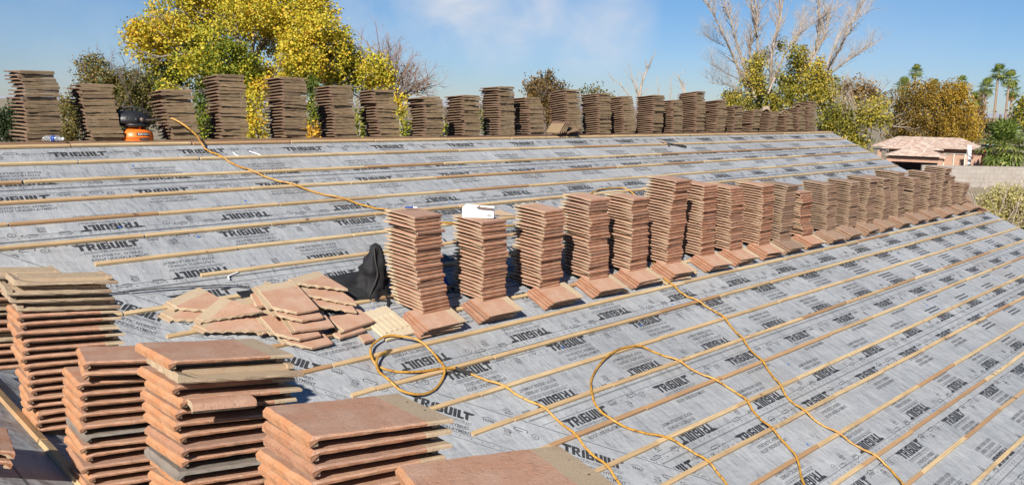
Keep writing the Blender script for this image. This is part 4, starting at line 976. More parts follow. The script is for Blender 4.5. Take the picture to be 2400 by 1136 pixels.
leafmat('silver_leaf', [(0, (.28, .25, .06)), (.5, (.50, .44, .15)), (1, (.68, .60, .30))], .3)
leafmat('palm_leaf', [(0, (.05, .085, .018)), (.5, (.15, .20, .04)), (.85, (.32, .34, .08)), (1, (.46, .38, .14))], .25, .45)
def barkmat(name, a, c2):
    mt, nt, b = mat(name); k = N(nt); v = k.tex('Object', (1, 1, .35)); n_ = k.noise(v, 9, 5, .7)
    k.link(k.mix(k.rng(n_, .35, .65), a, c2), b.inputs['Base Color']); b.inputs['Roughness'].default_value = .9; k.bump(n_, .5, .02, b); MT[name] = mt
barkmat('pale_bark', (.30, .26, .21), (.15, .12, .09)); barkmat('dark_bark', (.10, .075, .055), (.17, .13, .10)); barkmat('dead_wood', (.44, .365, .285), (.25, .19, .145)); barkmat('palm_bark', (.36, .26, .18), (.22, .15, .10))
class Tree:
    def __init__(s, seed): s.r = random.Random(seed); s.wood = MB(); s.tw = MB(); s.leaf = MB()
    def leaves(s, c, rad, n, size, tint, spread=.16, flat=1., droop=0., clump=7, gap=-.16):
        """n leaves in clumps through an uneven ball; tint is a mean position on the leaf colour ramp"""
        r = s.r; c = Vector(c); rx, ry, rz = (rad if isinstance(rad, (tuple, list)) else (rad, rad, rad))
        seedv = Vector((r.uniform(0, 90), r.uniform(0, 90), r.uniform(0, 90))); made = 0; tries = 0
        while made < n and tries < n * 6:
            tries += 1
            d = Vector((r.gauss(0, 1), r.gauss(0, 1), r.gauss(0, 1))).normalized(); q = r.random() ** .42
            lump = 1 + .38 * mnoise.noise(d * 1.9 + seedv)
            p = Vector((d.x * rx, d.y * ry, d.z * rz)) * (q * lump)
            if mnoise.noise(p * (2.1 / max(rx, .4)) + seedv * 1.3) < gap: continue
            ct_ = tint + r.gauss(0, spread) + .10 * mnoise.noise(p * 1.1 + seedv)
            for _ in range(clump):
                o = c + p + Vector((r.gauss(0, 1), r.gauss(0, 1), r.gauss(0, 1))) * size * 1.25
                a = Vector((r.gauss(0, 1), r.gauss(0, 1), r.gauss(0, .8) - droop)).normalized(); b_ = a.orthogonal().normalized(); b_ = (Matrix.Rotation(r.uniform(0, 6.28), 3, a) @ b_)
                l = size * r.uniform(.7, 1.35); wd = l * .42
                s.leaf.add([o - a * l * .5, o + b_ * wd, o + a * l * .5, o - b_ * wd], [(0, 1, 2, 3)], 0, min(.999, max(.001, ct_ + r.gauss(0, .06)))); made += 1
    def limb(s, p, d, length, rad, depth, mb=None, gn=(3, 4), angle=.55, up=.15, wob=.16, shrink=.62, seg=5, end=None):
        """a tapering crooked limb with smaller ones on it"""
        r = s.r; pts = [Vector(p)]; d = Vector(d).normalized(); n = seg
        for i in range(n):
            d = (d + Vector((r.gauss(0, wob), r.gauss(0, wob), r.gauss(0, wob) + up * .3))).normalized(); pts.append(pts[-1] + d * length / n)
        rs = [rad * (1 - .72 * i / n) for i in range(n + 1)]
        (mb or s.wood).tube(pts, rs, 6 if rad > .05 else (4 if rad > .015 else 3), 0, r.random())
        if depth > 0:
            for _ in range(r.randint(*gn)):
                t = r.uniform(.3, 1.0); i = min(n - 1, int(t * n)); q = pts[i].lerp(pts[i + 1], t * n - i)
                ax = (pts[i + 1] - pts[i]).normalized(); side = ax.orthogonal().normalized(); side = Matrix.Rotation(r.uniform(0, 6.28), 3, ax) @ side
                a_ = angle * r.uniform(.6, 1.4)
                s.limb(q, ax * math.cos(a_) + side * math.sin(a_), length * shrink * r.uniform(.7, 1.15) * (1.15 - .4 * t), rs[i] * .62, depth - 1, mb if depth > 1 else s.tw, gn, angle, up, wob * 1.15, shrink, max(3, seg - 1))
        return pts
    def done(s, name, label, cat, base, bark, leafm, group='trees standing beyond the roof', twig=None):
        t = thing(name, label, cat, base, group)
        s.wood.add(s.tw.v, s.tw.f, 1); s.wood.t[-len(s.tw.f):] = s.tw.t if s.tw.f else s.wood.t[-len(s.tw.f):]
        if s.wood.f: s.wood.obj('trunk', [bark, twig or bark], t)
        if s.leaf.f: s.leaf.obj('crown', [leafm], t)
        return t
def G(p): return Vector((p[0], p[1], 0))
def blob(T, px, py, dep, rp, n, size, tint, **kw):
    """a foliage mass where the photograph shows it, dep metres off, rp its radius in picture units at that distance"""
    q = rp * dep / FPX; T.leaves(PX(px, py, dep), (q, q, q * kw.pop('tall', 1.0)), n, size, tint, **kw)

# the big yellow tree
T = Tree(1); D = 21.0
base = G(PX(560, 300, D)); crown = []
fork = PX(575, 190, D)
T.wood.tube([base, base + Vector((.1, .05, 2.5)), PX(590, 330, D), PX(580, 250, D), fork], [.30, .24, .18, .13, .085], 9)
for (px, py, dd, rad) in ((540, 60, 0, .12), (640, 60, .5, .13), (420, 110, -.6, .11), (720, 150, -.5, .12), (480, 30, 1, .10), (600, -60, 0, .13), (700, 20, 1, .10), (350, 120, .5, .07), (800, 200, .8, .09), (520, 210, -1, .08), (870, 210, -.2, .06), (655, 210, -1, .10)):
    e = PX(px, py, D + dd); mdl = (fork + e) / 2 + Vector((T.r.gauss(0, .2), T.r.gauss(0, .2), .15))
    T.wood.tube(catmull([fork, mdl, e], 4), [rad * .42 * (1.25 - .1 * q) for q in range(9)], 6)
    for _ in range(6): T.limb(mdl.lerp(e, T.r.random()), (e - fork).normalized() + Vector((T.r.gauss(0, .6), T.r.gauss(0, .6), T.r.gauss(0, .5))), 1.1, rad * .35, 2, None, (2, 4))
for (px, py, dd, rp, n, tint) in ((360, 100, -.4, 62, 1500, .66), (330, 75, -.6, 34, 600, .76), (430, 40, .3, 80, 2200, .62), (450, 110, .6, 62, 1500, .45), (390, 165, .2, 42, 800, .38), (520, 20, .8, 80, 2000, .62), (560, 70, 1.4, 50, 600, .5), (600, 10, .2, 70, 1900, .72), (690, 40, -.2, 85, 2600, .66), (650, 95, .8, 50, 1000, .5), (735, 100, -.8, 84, 2900, .7), (790, 110, -.2, 42, 800, .68), (700, 150, -1.0, 56, 1500, .72), (770, 165, 0, 52, 1300, .58), (650, -10, .3, 60, 1200, .66), (460, -20, .2, 70, 1200, .62), (555, -45, .3, 80, 1500, .64), (740, 20, .2, 50, 1000, .72), (820, 150, .2, 36, 700, .64), (845, 185, .4, 36, 700, .5), (870, 165, -.3, 48, 1000, .72), (900, 190, -.2, 26, 450, .78), (540, 150, -1.3, 62, 1900, .42), (580, 180, -1.2, 44, 900, .5), (505, 185, -.8, 34, 600, .4), (470, 150, -.6, 38, 800, .66), (420, 185, .3, 28, 400, .24), (425, 160, .2, 20, 260, .93), (615, 185, -.6, 40, 700, .76), (480, 215, .2, 26, 330, .12), (395, 210, -.4, 22, 220, .62), (650, 190, .5, 20, 200, .2), (690, 190, -.4, 30, 450, .7), (440, 150, -1.6, 40, 400, .6), (570, 30, -1, 60, 900, .64), (400, 70, -1, 44, 600, .7), (500, 90, -1.4, 44, 500, .5), (800, 200, .6, 30, 450, .35)):
    blob(T, px, py, D + dd, rp * 1.0, int(n * 2.0), .066, tint - (.02 if py < 110 else .12), spread=.15, gap=.0)
# low shoots showing between the stacks on the ridge
for (px, py, rp, n, tint, tl) in ((485, 290, 30, 900, .22, 1.6), (478, 320, 24, 500, .34, 1.3), (470, 245, 20, 300, .05, 1.4), (600, 240, 30, 700, .62, 1.3), (595, 300, 32, 1000, .76, 1.3), (610, 205, 26, 400, .8, 1), (730, 215, 24, 500, .08, 1.5), (735, 265, 24, 600, .2, 1.5), (733, 310, 26, 700, .95, 1.2), (842, 285, 17, 450, .36, 2.3), (848, 325, 17, 300, .4, 1.3), (935, 245, 22, 500, .7, 1.4), (940, 300, 22, 500, .45, 1.8), (952, 330, 18, 200, .2, 1.2), (1038, 305, 13, 240, .3, 1.4), (1125, 280, 15, 260, .3, 2.2)):
    blob(T, px, py, D - 1.5, rp, n, .062, tint, spread=.12, tall=tl)
for px in (485, 598, 733, 842, 938, 1040, 1125): T.wood.tube([G(PX(px, 300, D - 1.5)), PX(px + 4, 330, D - 1.5), PX(px - 3, 240, D - 1.5)], [.10, .06, .012], 6)
T.done('cottonwood_tree', 'big yellow autumn tree rising behind the ridge near the orange compressor', 'tree', base, 'pale_bark', 'gold_leaf')

# left: olive-brown tree, then dark trees at the edge
T = Tree(2); D = 27.0; base = G(PX(265, 300, D)); top = PX(265, 235, D)
T.wood.tube([base, PX(262, 330, D), top], [.22, .16, .10], 7)
for q in range(16): T.limb(PX(265 + T.r.uniform(-40, 60), 270, D + T.r.uniform(-1, 1)), (T.r.gauss(0, .7), T.r.gauss(0, .7), 1), 1.7, .045, 2, None, (3, 4))
for (px, py, rp, n, tint) in ((205, 165, 30, 420, .6), (225, 145, 24, 220, .55), (240, 185, 36, 800, .55), (285, 200, 40, 1100, .68), (330, 215, 44, 1500, .5), (375, 200, 34, 800, .45), (260, 235, 46, 1400, .5), (320, 260, 50, 1600, .35), (200, 225, 32, 650, .45), (175, 270, 28, 900, .5), (168, 310, 24, 800, .58), (380, 245, 36, 800, .4), (150, 245, 16, 260, .6), (300, 300, 50, 900, .3)):
    blob(T, px, py, D + T.r.uniform(-.6, .6), rp * 1.1, int(n * 1.9), .068, tint + .14, spread=.19)
T.done('mesquite_tree', 'olive and tan leafy tree behind the two leftmost ridge stacks', 'tree', base, 'dark_bark', 'olive_leaf')
for i, (px, D, lab_, bl) in enumerate(((20, 52, 'dark green tree behind the leftmost ridge stack', ((15, 280, 28, 900, .4), (38, 262, 20, 500, .5), (-10, 292, 30, 800, .3), (40, 305, 30, 900, .35), (8, 312, 30, 900, .3), (60, 300, 26, 600, .3), (150, 318, 20, 400, .3))), (1050, 60, 'dark green bush glimpsed between the eighth and ninth ridge stacks', ((1040, 275, 14, 300, .6), (1035, 300, 18, 300, .4))))):
    T = Tree(20 + i); base = G(PX(px, 300, D)); T.wood.tube([base, PX(px, 300, D)], [.25, .12], 6)
    for (x, y, rp, n, tint) in bl: blob(T, x, y, D, rp, n, .14, tint)
    T.done('evergreen_tree', lab_, 'tree', base, 'dark_bark', 'dark_leaf')
# bare pinkish tree right of the yellow one
T = Tree(3); D = 31.0; base = G(PX(915, 300, D)); T.wood.tube([base, PX(915, 310, D), PX(912, 240, D)], [.24, .17, .13], 7)
for (px, py) in ((840, 110), (860, 95), (885, 90), (905, 110), (930, 130), (955, 150), (980, 190), (1005, 185), (1020, 200), (940, 175), (875, 140), (900, 160), (965, 215)):
    e = PX(px, py, D + T.r.uniform(-1, 1)); s0 = PX(912 + (px - 912) * .25, 238, D)
    pts = catmull([s0, (s0 + e) / 2 + Vector((T.r.gauss(0, .12), 0, .1)), e], 4); T.wood.tube(pts, [.06 * (1 - .8 * q / 8) for q in range(9)], 5)
    for q in range(10): T.limb(pts[2 + q % 6], (e - s0).normalized() + Vector((T.r.gauss(0, .5), T.r.gauss(0, .5), T.r.gauss(0, .35))), .95, .016, 2, T.tw, (3, 5), .5, .1)
for (px, py, rp, n) in ((955, 165, 14, 50), (940, 190, 18, 80), (985, 205, 20, 70), (930, 215, 26, 110)): blob(T, px, py, D, rp, n, .09, .5)
T.done('bare_tree', 'leafless pinkish tree beside the yellow tree', 'tree', base, 'dark_bark', 'brown_leaf', twig='pink_twig')
# small dark-brown tree at mid ridge
T = Tree(4); D = 38.0; base = G(PX(1275, 300, D)); T.wood.tube([base, PX(1275, 310, D), PX(1277, 225, D)], [.22, .16, .08], 7)
for q in range(12): T.limb(PX(1276 + T.r.uniform(-20, 20), 255, D), (T.r.gauss(0, .6), T.r.gauss(0, .6), 1), 1.1, .025, 2, None, (3, 4))
for (px, py, rp, n, tint) in ((1250, 205, 24, 420, .5), (1280, 195, 26, 480, .45), (1305, 210, 20, 300, .4), (1270, 230, 34, 900, .45), (1295, 245, 26, 500, .4), (1250, 235, 22, 350, .35), (1290, 285, 22, 500, .3), (1325, 205, 10, 40, .3), (1235, 200, 12, 60, .4), (1290, 178, 14, 60, .3)):
    blob(T, px, py, D, rp, int(n * 1.6), .095, tint + .1, spread=.2)
T.done('brown_tree', 'small dark brown tree behind the middle ridge stacks', 'tree', base, 'dark_bark', 'brown_leaf')
T = Tree(5); D = 42.0; base = G(PX(1385, 300, D)); T.wood.tube([base, PX(1385, 260, D)], [.16, .08], 6)
for (px, py, rp, n, tint) in ((1375, 220, 14, 150, .55), (1398, 213, 13, 130, .6), (1430, 228, 11, 110, .9), (1390, 240, 22, 260, .4)): blob(T, px, py, D, rp, n, .11, tint)
T.done('olive_tree', 'low olive tree peeking over the thirteenth ridge stack', 'tree', base, 'dark_bark', 'olive_leaf')
# thin dead trees
def dead(seed, D, spec, trunk, label, base_px, n=9, L=.9):
    T = Tree(seed); base = G(PX(base_px, 300, D)); T.wood.tube([base, PX(base_px, 290, D), PX(*trunk, D)], [.18, .13, .10], 6)
    for (pts, rad) in spec:
        q = catmull([PX(x, y, D) for x, y in pts], 4); T.wood.tube(q, [rad * (1 - .8 * i / (len(q) - 1)) for i in range(len(q))], 5)
        for i in range(n): T.limb(q[1 + (i * (len(q) - 2)) // n], (q[-1] - q[0]).normalized() + Vector((T.r.gauss(0, .5), T.r.gauss(0, .5), T.r.gauss(0, .4))), L, rad * .3, 1, T.tw, (2, 4), .6, .2)
    T.done('dead_tree', label, 'tree', base, 'dead_wood', 'brown_leaf')
dead(6, 36, [([(1498, 235), (1503, 200), (1515, 165), (1513, 140)], .07), ([(1498, 232), (1485, 195), (1474, 150)], .04), ([(1510, 175), (1525, 150), (1530, 130)], .03), ([(1482, 235), (1455, 200), (1428, 180)], .035), ([(1500, 230), (1490, 190), (1505, 165)], .03)], (1498, 235), 'bare dead snag standing behind the fifteenth ridge stack', 1500, 5, .55)
dead(7, 40, [([(1605, 225), (1595, 190), (1582, 172)], .05), ([(1545, 235), (1542, 205), (1540, 190)], .03), ([(1570, 232), (1573, 200), (1571, 185)], .03), ([(1607, 225), (1603, 200), (1598, 190)], .03)], (1605, 228), 'low dead branches showing over the sixteenth ridge stack', 1600, 4, .5)
# the big half-dead tree near the right
T = Tree(8); D = 34.0; base = G(PX(1800, 310, D)); T.wood.tube([base, PX(1800, 330, D), PX(1795, 250, D)], [.4, .25, .16], 9)
SP = [([(1760, 235), (1725, 150), (1690, 70), (1655, 5)], .10), ([(1770, 230), (1735, 130), (1715, 60), (1697, 5)], .10), ([(1775, 225), (1757, 120), (1775, 60), (1765, -40)], .13), ([(1790, 220), (1780, 140), (1765, 30), (1750, -60)], .10), ([(1805, 230), (1810, 120), (1830, 40), (1838, -50)], .13), ([(1800, 220), (1850, 110), (1900, 60), (1985, 5)], .08), ([(1840, 235), (1910, 120), (1918, 50), (1922, -40)], .13), ([(1860, 225), (1925, 100), (1945, 40)], .09), ([(1900, 230), (1960, 130), (1995, 60), (2020, 5)], .10), ([(1920, 195), (1990, 140), (2050, 105)], .07), ([(1930, 170), (1975, 75), (2040, 25)], .06), ([(1760, 245), (1720, 205), (1660, 195)], .045), ([(1740, 190), (1690, 165), (1665, 150)], .03), ([(1700, 110), (1670, 95), (1655, 85)], .025), ([(1845, 140), (1872, 80), (1885, 45)], .05)]
for pts, rad in SP:
    q = catmull([PX(x, y, D + T.r.uniform(-.8, .8)) for x, y in pts], 5); T.wood.tube(q, [rad * .58 * (1 - .78 * i / (len(q) - 1)) for i in range(len(q))], 6)
    for i in range(48):
        T.limb(q[1 + (i * (len(q) - 2)) // 48], (q[-1] - q[0]).normalized() * 1.0 + Vector((T.r.gauss(0, .45), T.r.gauss(0, .45), T.r.gauss(0, .3) + .35)), .80, rad * .17, 2, T.tw, (3, 4), .42, .25)
for (px, py, rp, n, tint) in ((1735, 250, 34, 900, .5), (1715, 235, 26, 600, .55), (1765, 190, 30, 650, .6), (1770, 150, 24, 450, .55), (1790, 130, 16, 220, .5), (1775, 215, 34, 800, .42), (1790, 250, 40, 1000, .45), (1830, 105, 14, 160, .3), (1870, 130, 26, 480, .5), (1875, 160, 24, 450, .55), (1905, 180, 34, 900, .68), (1925, 205, 36, 900, .62), (1890, 225, 38, 1000, .6), (1850, 215, 34, 700, .45), (1830, 245, 36, 800, .5), (1920, 150, 14, 150, .85), (1940, 235, 36, 800, .5), (1950, 200, 22, 350, .3), (1840, 185, 30, 420, .5)):
    blob(T, px, py, D + T.r.uniform(-.9, .9), rp, int(n * 1.6), .085, tint + .08, spread=.22, gap=-.04)
T.done('half_dead_tree', 'tall half-dead tree with bare branches over yellow-green lower leaves', 'tree', base, 'dead_wood', 'lime_leaf', twig='dead_wood')
# growth to the right of the gable
T = Tree(9); D = 30.0; base = G(PX(1985, 330, D)); T.wood.tube([base, PX(1985, 320, D)], [.2, .08], 6)
for (px, py, rp, n, tint) in ((1960, 275, 34, 1000, .5), (1985, 300, 36, 1200, .55), (2015, 330, 26, 800, .68), (2040, 270, 30, 800, .66), (2060, 245, 24, 550, .78), (2070, 280, 20, 400, .6), (1940, 290, 26, 700, .42), (2010, 265, 30, 600, .6), (1995, 335, 20, 400, .6)):
    blob(T, px, py, D + T.r.uniform(-.6, .6), rp, n, .085, tint, spread=.17)
for q in range(26): T.limb(PX(1990 + T.r.uniform(-30, 80), 285 + T.r.uniform(-20, 40), D), (T.r.gauss(0, .8), T.r.gauss(0, .8), .9), 1.3, .022, 2, T.tw, (2, 4))
T.done('yellow_bush', 'yellow-green bush crowding the far end of the ridge', 'bush', base, 'dead_wood', 'lime_leaf', twig='dead_wood')
T = Tree(10); D = 46.0; base = G(PX(2010, 300, D)); T.wood.tube([base, PX(2010, 270, D)], [.25, .1], 6)
for (px, py, rp, n, tint) in ((1985, 225, 30, 650, .7), (2015, 210, 28, 600, .75), (2040, 225, 28, 550, .6), (2000, 250, 40, 900, .5), (2050, 250, 30, 500, .4), (1960, 255, 26, 500, .55)): blob(T, px, py, D, rp, n, .13, tint, spread=.2)
for q in range(24): T.limb(PX(2010 + T.r.uniform(-40, 50), 235, D), (T.r.gauss(0, .6), T.r.gauss(0, .6), 1), 1.4, .03, 2, T.tw, (2, 4))
T.done('brown_shrub', 'dry brown shrub behind the yellow-green bush', 'bush', base, 'dead_wood', 'brown_leaf')
# rust-gold tree behind the neighbour's roof
T = Tree(11); D = 98.0; base = G(PX(2185, 330, D)); T.wood.tube([base, PX(2185, 290, D)], [.6, .3], 8)
for (px, py, rp, n, tint) in ((2115, 245, 40, 900, .3), (2150, 225, 40, 1000, .5), (2190, 225, 42, 1100, .62), (2230, 225, 34, 900, .72), (2250, 215, 22, 500, .8), (2250, 265, 40, 1100, .75), (2210, 270, 48, 1300, .5), (2160, 280, 50, 1300, .42), (2120, 290, 44, 1000, .38), (2265, 300, 36, 900, .75), (2220, 310, 44, 1000, .6), (2170, 320, 44, 800, .5), (2105, 325, 34, 600, .4), (2280, 320, 24, 400, .75)):
    blob(T, px, py, D + T.r.uniform(-2, 2), rp, int(n * 2.2), .20, tint, spread=.14)
T.done('rust_tree', 'broad rust and gold tree behind the neighbouring house', 'tree', base, 'dark_bark', 'rust_leaf')
for i, (x, D, lab_, m_, bl) in enumerate(((2345, 105, 'dark green trees behind the front fan palm', 'dark_leaf', ((2350, 300, 18, 500, .5), (2385, 300, 18, 500, .4), (2325, 304, 14, 400, .5), (2392, 285, 12, 200, .5))), (2390, 90, 'yellow-green tree at the right edge behind the palms', 'lime_leaf', ((2390, 262, 16, 300, .4), (2402, 240, 14, 200, .6), (2404, 280, 18, 300, .5))), (2295, 120, 'reddish dry tree between palms and rust tree', 'brown_leaf', ((2298, 260, 12, 200, .9), (2305, 290, 16, 240, .9), (2290, 235, 8, 90, .6), (2318, 300, 14, 200, .95))))):
    T = Tree(40 + i); base = G(PX(x, 310, D)); T.wood.tube([base, PX(x, 270, D)], [.4, .15], 6)
    for (px, py, rp, n, tint) in bl: blob(T, px, py, D, rp, n, .30, tint)
    T.done('far_tree', lab_, 'tree', base, 'dark_bark', m_)
# pale shrub beyond the eave
T = Tree(12); D = 33.0; base = G(PX(2365, 500, D))
for q in range(40): T.limb(base + Vector((T.r.gauss(0, .8), T.r.gauss(0, .8), .2)), (T.r.gauss(0, .45), T.r.gauss(0, .45), 1), 3.2, .035, 2, T.tw, (3, 4), .4)
for (px, py, rp, n, tint) in ((2320, 470, 24, 900, .55), (2350, 458, 26, 1000, .62), (2385, 462, 26, 1000, .6), (2340, 495, 36, 1300, .45), (2385, 500, 38, 1500, .5), (2420, 480, 34, 1000, .5), (2370, 535, 44, 1300, .35), (2420, 540, 44, 1200, .4), (2310, 500, 22, 500, .4), (2330, 540, 30, 600, .3)):
    blob(T, px, py, D + T.r.uniform(-.7, .7), rp, n, .085, tint, spread=.2)
T.done('pale_shrub', 'pale yellow-green shrub in front of the grey block wall', 'shrub', base, 'dead_wood', 'silver_leaf')

# ------------------------------------------------------------------ palms
def palm(px, py, D, crown, nf, label, seed, trunk_r=.16, skirt=.0, blade=1., droop=.17):
    r = random.Random(seed); top = PX(px, py, D); base = G(top); t = thing('fan_palm', label, 'palm tree', base, 'palm trees beyond the wall')
    mb = MB(); n = 10; h = top.z
    mb.tube([Vector((base.x + .15 * math.sin(i * .5 + seed), base.y, h * i / n)) if i < n else top for i in range(n + 1)], [trunk_r * (1.25 - .35 * i / n) for i in range(n + 1)], 9)
    mb.obj('trunk', ['palm_bark'], t, True)
    mb = MB()
    for q in range(nf):
        az = 2 * math.pi * q * .618 + r.uniform(-.3, .3); el = R(78) - R(150 if q > nf * .3 else 70) * (q / nf) ** 1.1 + r.uniform(-.15, .15)
        d = Vector((math.cos(az) * math.cos(el), math.sin(az) * math.cos(el), math.sin(el)))
        L = crown * r.uniform(.22, .30); hub = top + d * L + Vector((0, 0, -.10 * L * math.cos(el)))
        side = d.cross(Vector((0, 0, 1))); side = side.normalized() if side.length > .1 else Vector((1, 0, 0)); nn = side.cross(d)
        tn = .92 + r.uniform(-.05, .07) if el < R(-48) and r.random() < .5 else r.uniform(.15, .8)
        mb.tube([top, top + d * L * .5, hub], [.035 * crown / 3, .02 * crown / 3, .015 * crown / 3], 3, 0, .6, False)
        nb = 13
        for k_ in range(nb):
            a = R(-118) + R(236) * k_ / (nb - 1); bl = crown * .30 * (1 - .30 * abs(a) / R(118)) * r.uniform(.85, 1.1) * blade
            e = (d * math.cos(a) + side * math.sin(a)).normalized(); w_ = nn.cross(e) * crown * .020
            m_ = hub + e * bl * .6 + nn * .04 * crown; tip = hub + e * bl + Vector((0, 0, -droop * bl)) 
            mb.add([hub, m_ + w_, tip, m_ - w_], [(0, 1, 2, 3)], 0, min(.999, max(.001, tn + r.gauss(0, .08))))
    mb.obj('crown', ['palm_leaf'], t)
    if skirt:
        mb = MB()
        for q in range(60):
            az = r.uniform(0, 6.28); z = -r.uniform(.1, skirt); o_ = Vector((math.cos(az), math.sin(az), 0)); p = top + o_ * trunk_r + Vector((0, 0, z)); s_ = Vector((-math.sin(az), math.cos(az), 0)) * .18
            mb.add([p - s_ * .3, p + s_ * .3, p + o_ * .35 + s_ - Vector((0, 0, .9)), p + o_ * .35 - s_ - Vector((0, 0, .9))], [(0, 1, 2, 3)], 0, .9)
        mb.obj('dead_fronds', ['brown_leaf'], t)
palm(2147, 168, 150, 3.0, 34, 'tallest lone fan palm above the rust tree', 1)
palm(2118, 203, 130, 3.4, 34, 'dark fan palm at the left shoulder of the rust tree', 2)
palm(2190, 200, 150, 2.6, 30, 'fan palm crown just peeking over the middle of the rust tree', 3)
palm(2255, 191, 150, 2.5, 30, 'small fan palm above the right side of the rust tree', 4)
palm(2312, 205, 128, 3.3, 30, 'leftmost fan palm of the tall group right of the rust tree', 5, .17, 0, 1, .10)
palm(2341, 172, 128, 3.3, 30, 'highest fan palm of the tall group right of the rust tree', 6, .17, 0, 1, .10)
palm(2367, 186, 128, 3.3, 30, 'fan palm second from the right edge in the tall group', 7, .17, 0, 1, .10)
palm(2374, 212, 135, 2.9, 28, 'lower fan palm tucked behind the tall group', 8, .17, .9, 1, .12)
palm(2284, 234, 120, 2.6, 26, 'stubby fan palm against the right flank of the rust tree', 9, .25, 1.2)
palm(2352, 345, 79, 5.6, 50, 'large low fan palm beside the neighbouring house', 10, .3, .0, 1.0, .04)
# slender conifers beside the palms
for i, (px, py, lab_) in enumerate(((2293, 222, 'thin dark spire of a cypress by the palms'), (2301, 214, 'second thin cypress spire close to the palms'))):
    T = Tree(60 + i); D = 125; base = G(PX(px, 300, D)); T.wood.tube([base, PX(px, py + 30, D)], [.2, .05], 5)
    for q in range(7): blob(T, px, py + 8 + q * 12, D, 3.2 + q * .5, 60, .22, .5, tall=2.2)
    T.done('cypress_tree', lab_, 'tree', base, 'dark_bark', 'brown_leaf')

# ------------------------------------------------------------------ neighbour's house, block wall, hills
DW = 72.0
p0, p1 = G(PX(2160, 392, DW)), G(PX(2520, 392, DW)); p0.z = p1.z = 0
mt, nt, b = mat('grey_block'); k = N(nt)
br = k.new('ShaderNodeTexBrick'); v = k.tex('Object', (1, 1, 1), (R(90), 0, 0)); k.link(v, br.inputs['Vector'])
br.inputs['Color1'].default_value = (.34, .30, .265, 1); br.inputs['Color2'].default_value = (.29, .255, .225, 1); br.inputs['Mortar'].default_value = (.24, .21, .19, 1)
br.inputs['Scale'].default_value = 1.0; br.inputs['Brick Width'].default_value = .8; br.inputs['Row Height'].default_value = .4; br.inputs['Mortar Size'].default_value = .03
k.link(k.mix(k.rng(k.noise(v, .6, 5), .35, .65, 0, .35), br.outputs['Color'], (.40, .36, .31)), b.inputs['Base Color']); b.inputs['Roughness'].default_value = .95; MT['block'] = mt
hw = PX(2320, 392, DW).z; mb = MB(); L = (p1 - p0).length; mb.box(Tr(0, 0, hw / 2), L, .2, hw); mb.box(Tr(0, 0, hw + .045), L, .24, .09)
o = mb.obj('block_wall', ['block']); o.location = (p0 + p1) / 2; o.rotation_euler = (0, 0, math.atan2((p1 - p0).y, (p1 - p0).x)); tag(o, 'grey concrete block wall in front of the neighbouring house', 'wall')

# roof tiles of the neighbour
mt, nt, b = mat('pale_tile_roof'); k = N(nt); v = k.tex('Object'); vo = k.new('ShaderNodeTexVoronoi'); k.link(k.tex('Object', (3.2, 3.2, 6)), vo.inputs['Vector']); vo.inputs['Scale'].default_value = 1.
sp = k.new('ShaderNodeSeparateColor'); k.link(vo.outputs['Color'], sp.inputs[0])
c = k.ramp(sp.outputs[0], [(0, (.40, .26, .20)), (.4, (.50, .35, .27)), (.7, (.55, .42, .33)), (1, (.62, .52, .42))]); k.link(c, b.inputs['Base Color']); b.inputs['Roughness'].default_value = .9
k.bump(k.noise(v, 4, 4), .6, .06, b); MT['nroof'] = mt
MT['nwall'] = simple('pink_stucco', (.40, .245, .175), .9, var=.08, scale=2)
MT['ntrim'] = simple('maroon_fascia', (.16, .055, .05), .6)
MT['glass'] = simple('dark_window_glass', (.05, .08, .075), .08, var=.3, scale=2)
MT['curtain'] = simple('green_curtain', (.30, .40, .33), .8, var=.3, scale=5)
MT['frame'] = simple('pale_frame', (.66, .60, .50), .6)
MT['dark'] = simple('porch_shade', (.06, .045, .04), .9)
MT['red'] = simple('red_plastic', (.55, .02, .025), .4)
DH = 88.0
hx = Vector((cx.x, cx.y, 0)).normalized(); hf = Vector((Fl.x, Fl.y, 0)).normalized(); hc = G(PX(2190, 350, DH))
hf = Vector((hc.x - CAM.x, hc.y - CAM.y, 0)).normalized(); hx = Vector((hf.y, -hf.x, 0))
nh = thing('neighbour_house', 'single storey pink stucco house with pale tiled hip roofs', 'house', hc)
k_ = DH * .886 / FPX
def HP(px, back, z): return hc + hx * ((px - 2190) * k_) + hf * back + Vector((0, 0, z))
def pz_(py, back=0.): return CAM.z - (py - (250.2 + .0197 * 1000)) * (DH + back * .886) / FPX
def hip(mb, x0, x1, y0, y1, ze, zr, inset, tm, wl=True):
    a = [HP(x0, y0, ze), HP(x1, y0, ze), HP(x1, y1, ze), HP(x0, y1, ze)]
    rA, rB = HP(x0 + inset, (y0 + y1) / 2, zr), HP(x1 - inset, (y0 + y1) / 2, zr)
    if x1 - x0 <= 2 * inset + 1: rB = rA = HP((x0 + x1) / 2, (y0 + y1) / 2, zr); mb.add(a + [rA], [(0, 1, 4), (1, 2, 4), (2, 3, 4), (3, 0, 4)])
    else: mb.add(a + [rA, rB], [(0, 1, 5, 4), (1, 2, 5), (2, 3, 4, 5), (3, 0, 4)])
    q = [p - Vector((0, 0, .22)) for p in a]; tm.add(a + q, [(0, 1, 5, 4), (1, 2, 6, 5), (2, 3, 7, 6), (3, 0, 4, 7), (4, 5, 6, 7)])
rf, tm = MB(), MB()
zE = pz_(347); zR = pz_(321, 5)
hip(rf, 2034, 2314, 0, 10, zE, zR, 62, tm)
r1 = rf.obj('roof', ['nroof'], nh); tm.obj('fascia', ['ntrim'], r1)
rf, tm = MB(), MB(); zE2 = pz_(351, -3); hip(rf, 2064, 2212, -3.2, 5, zE2, pz_(322, 1), 74, tm); r2 = rf.obj('roof', ['nroof'], nh); tm.obj('fascia', ['ntrim'], r2)
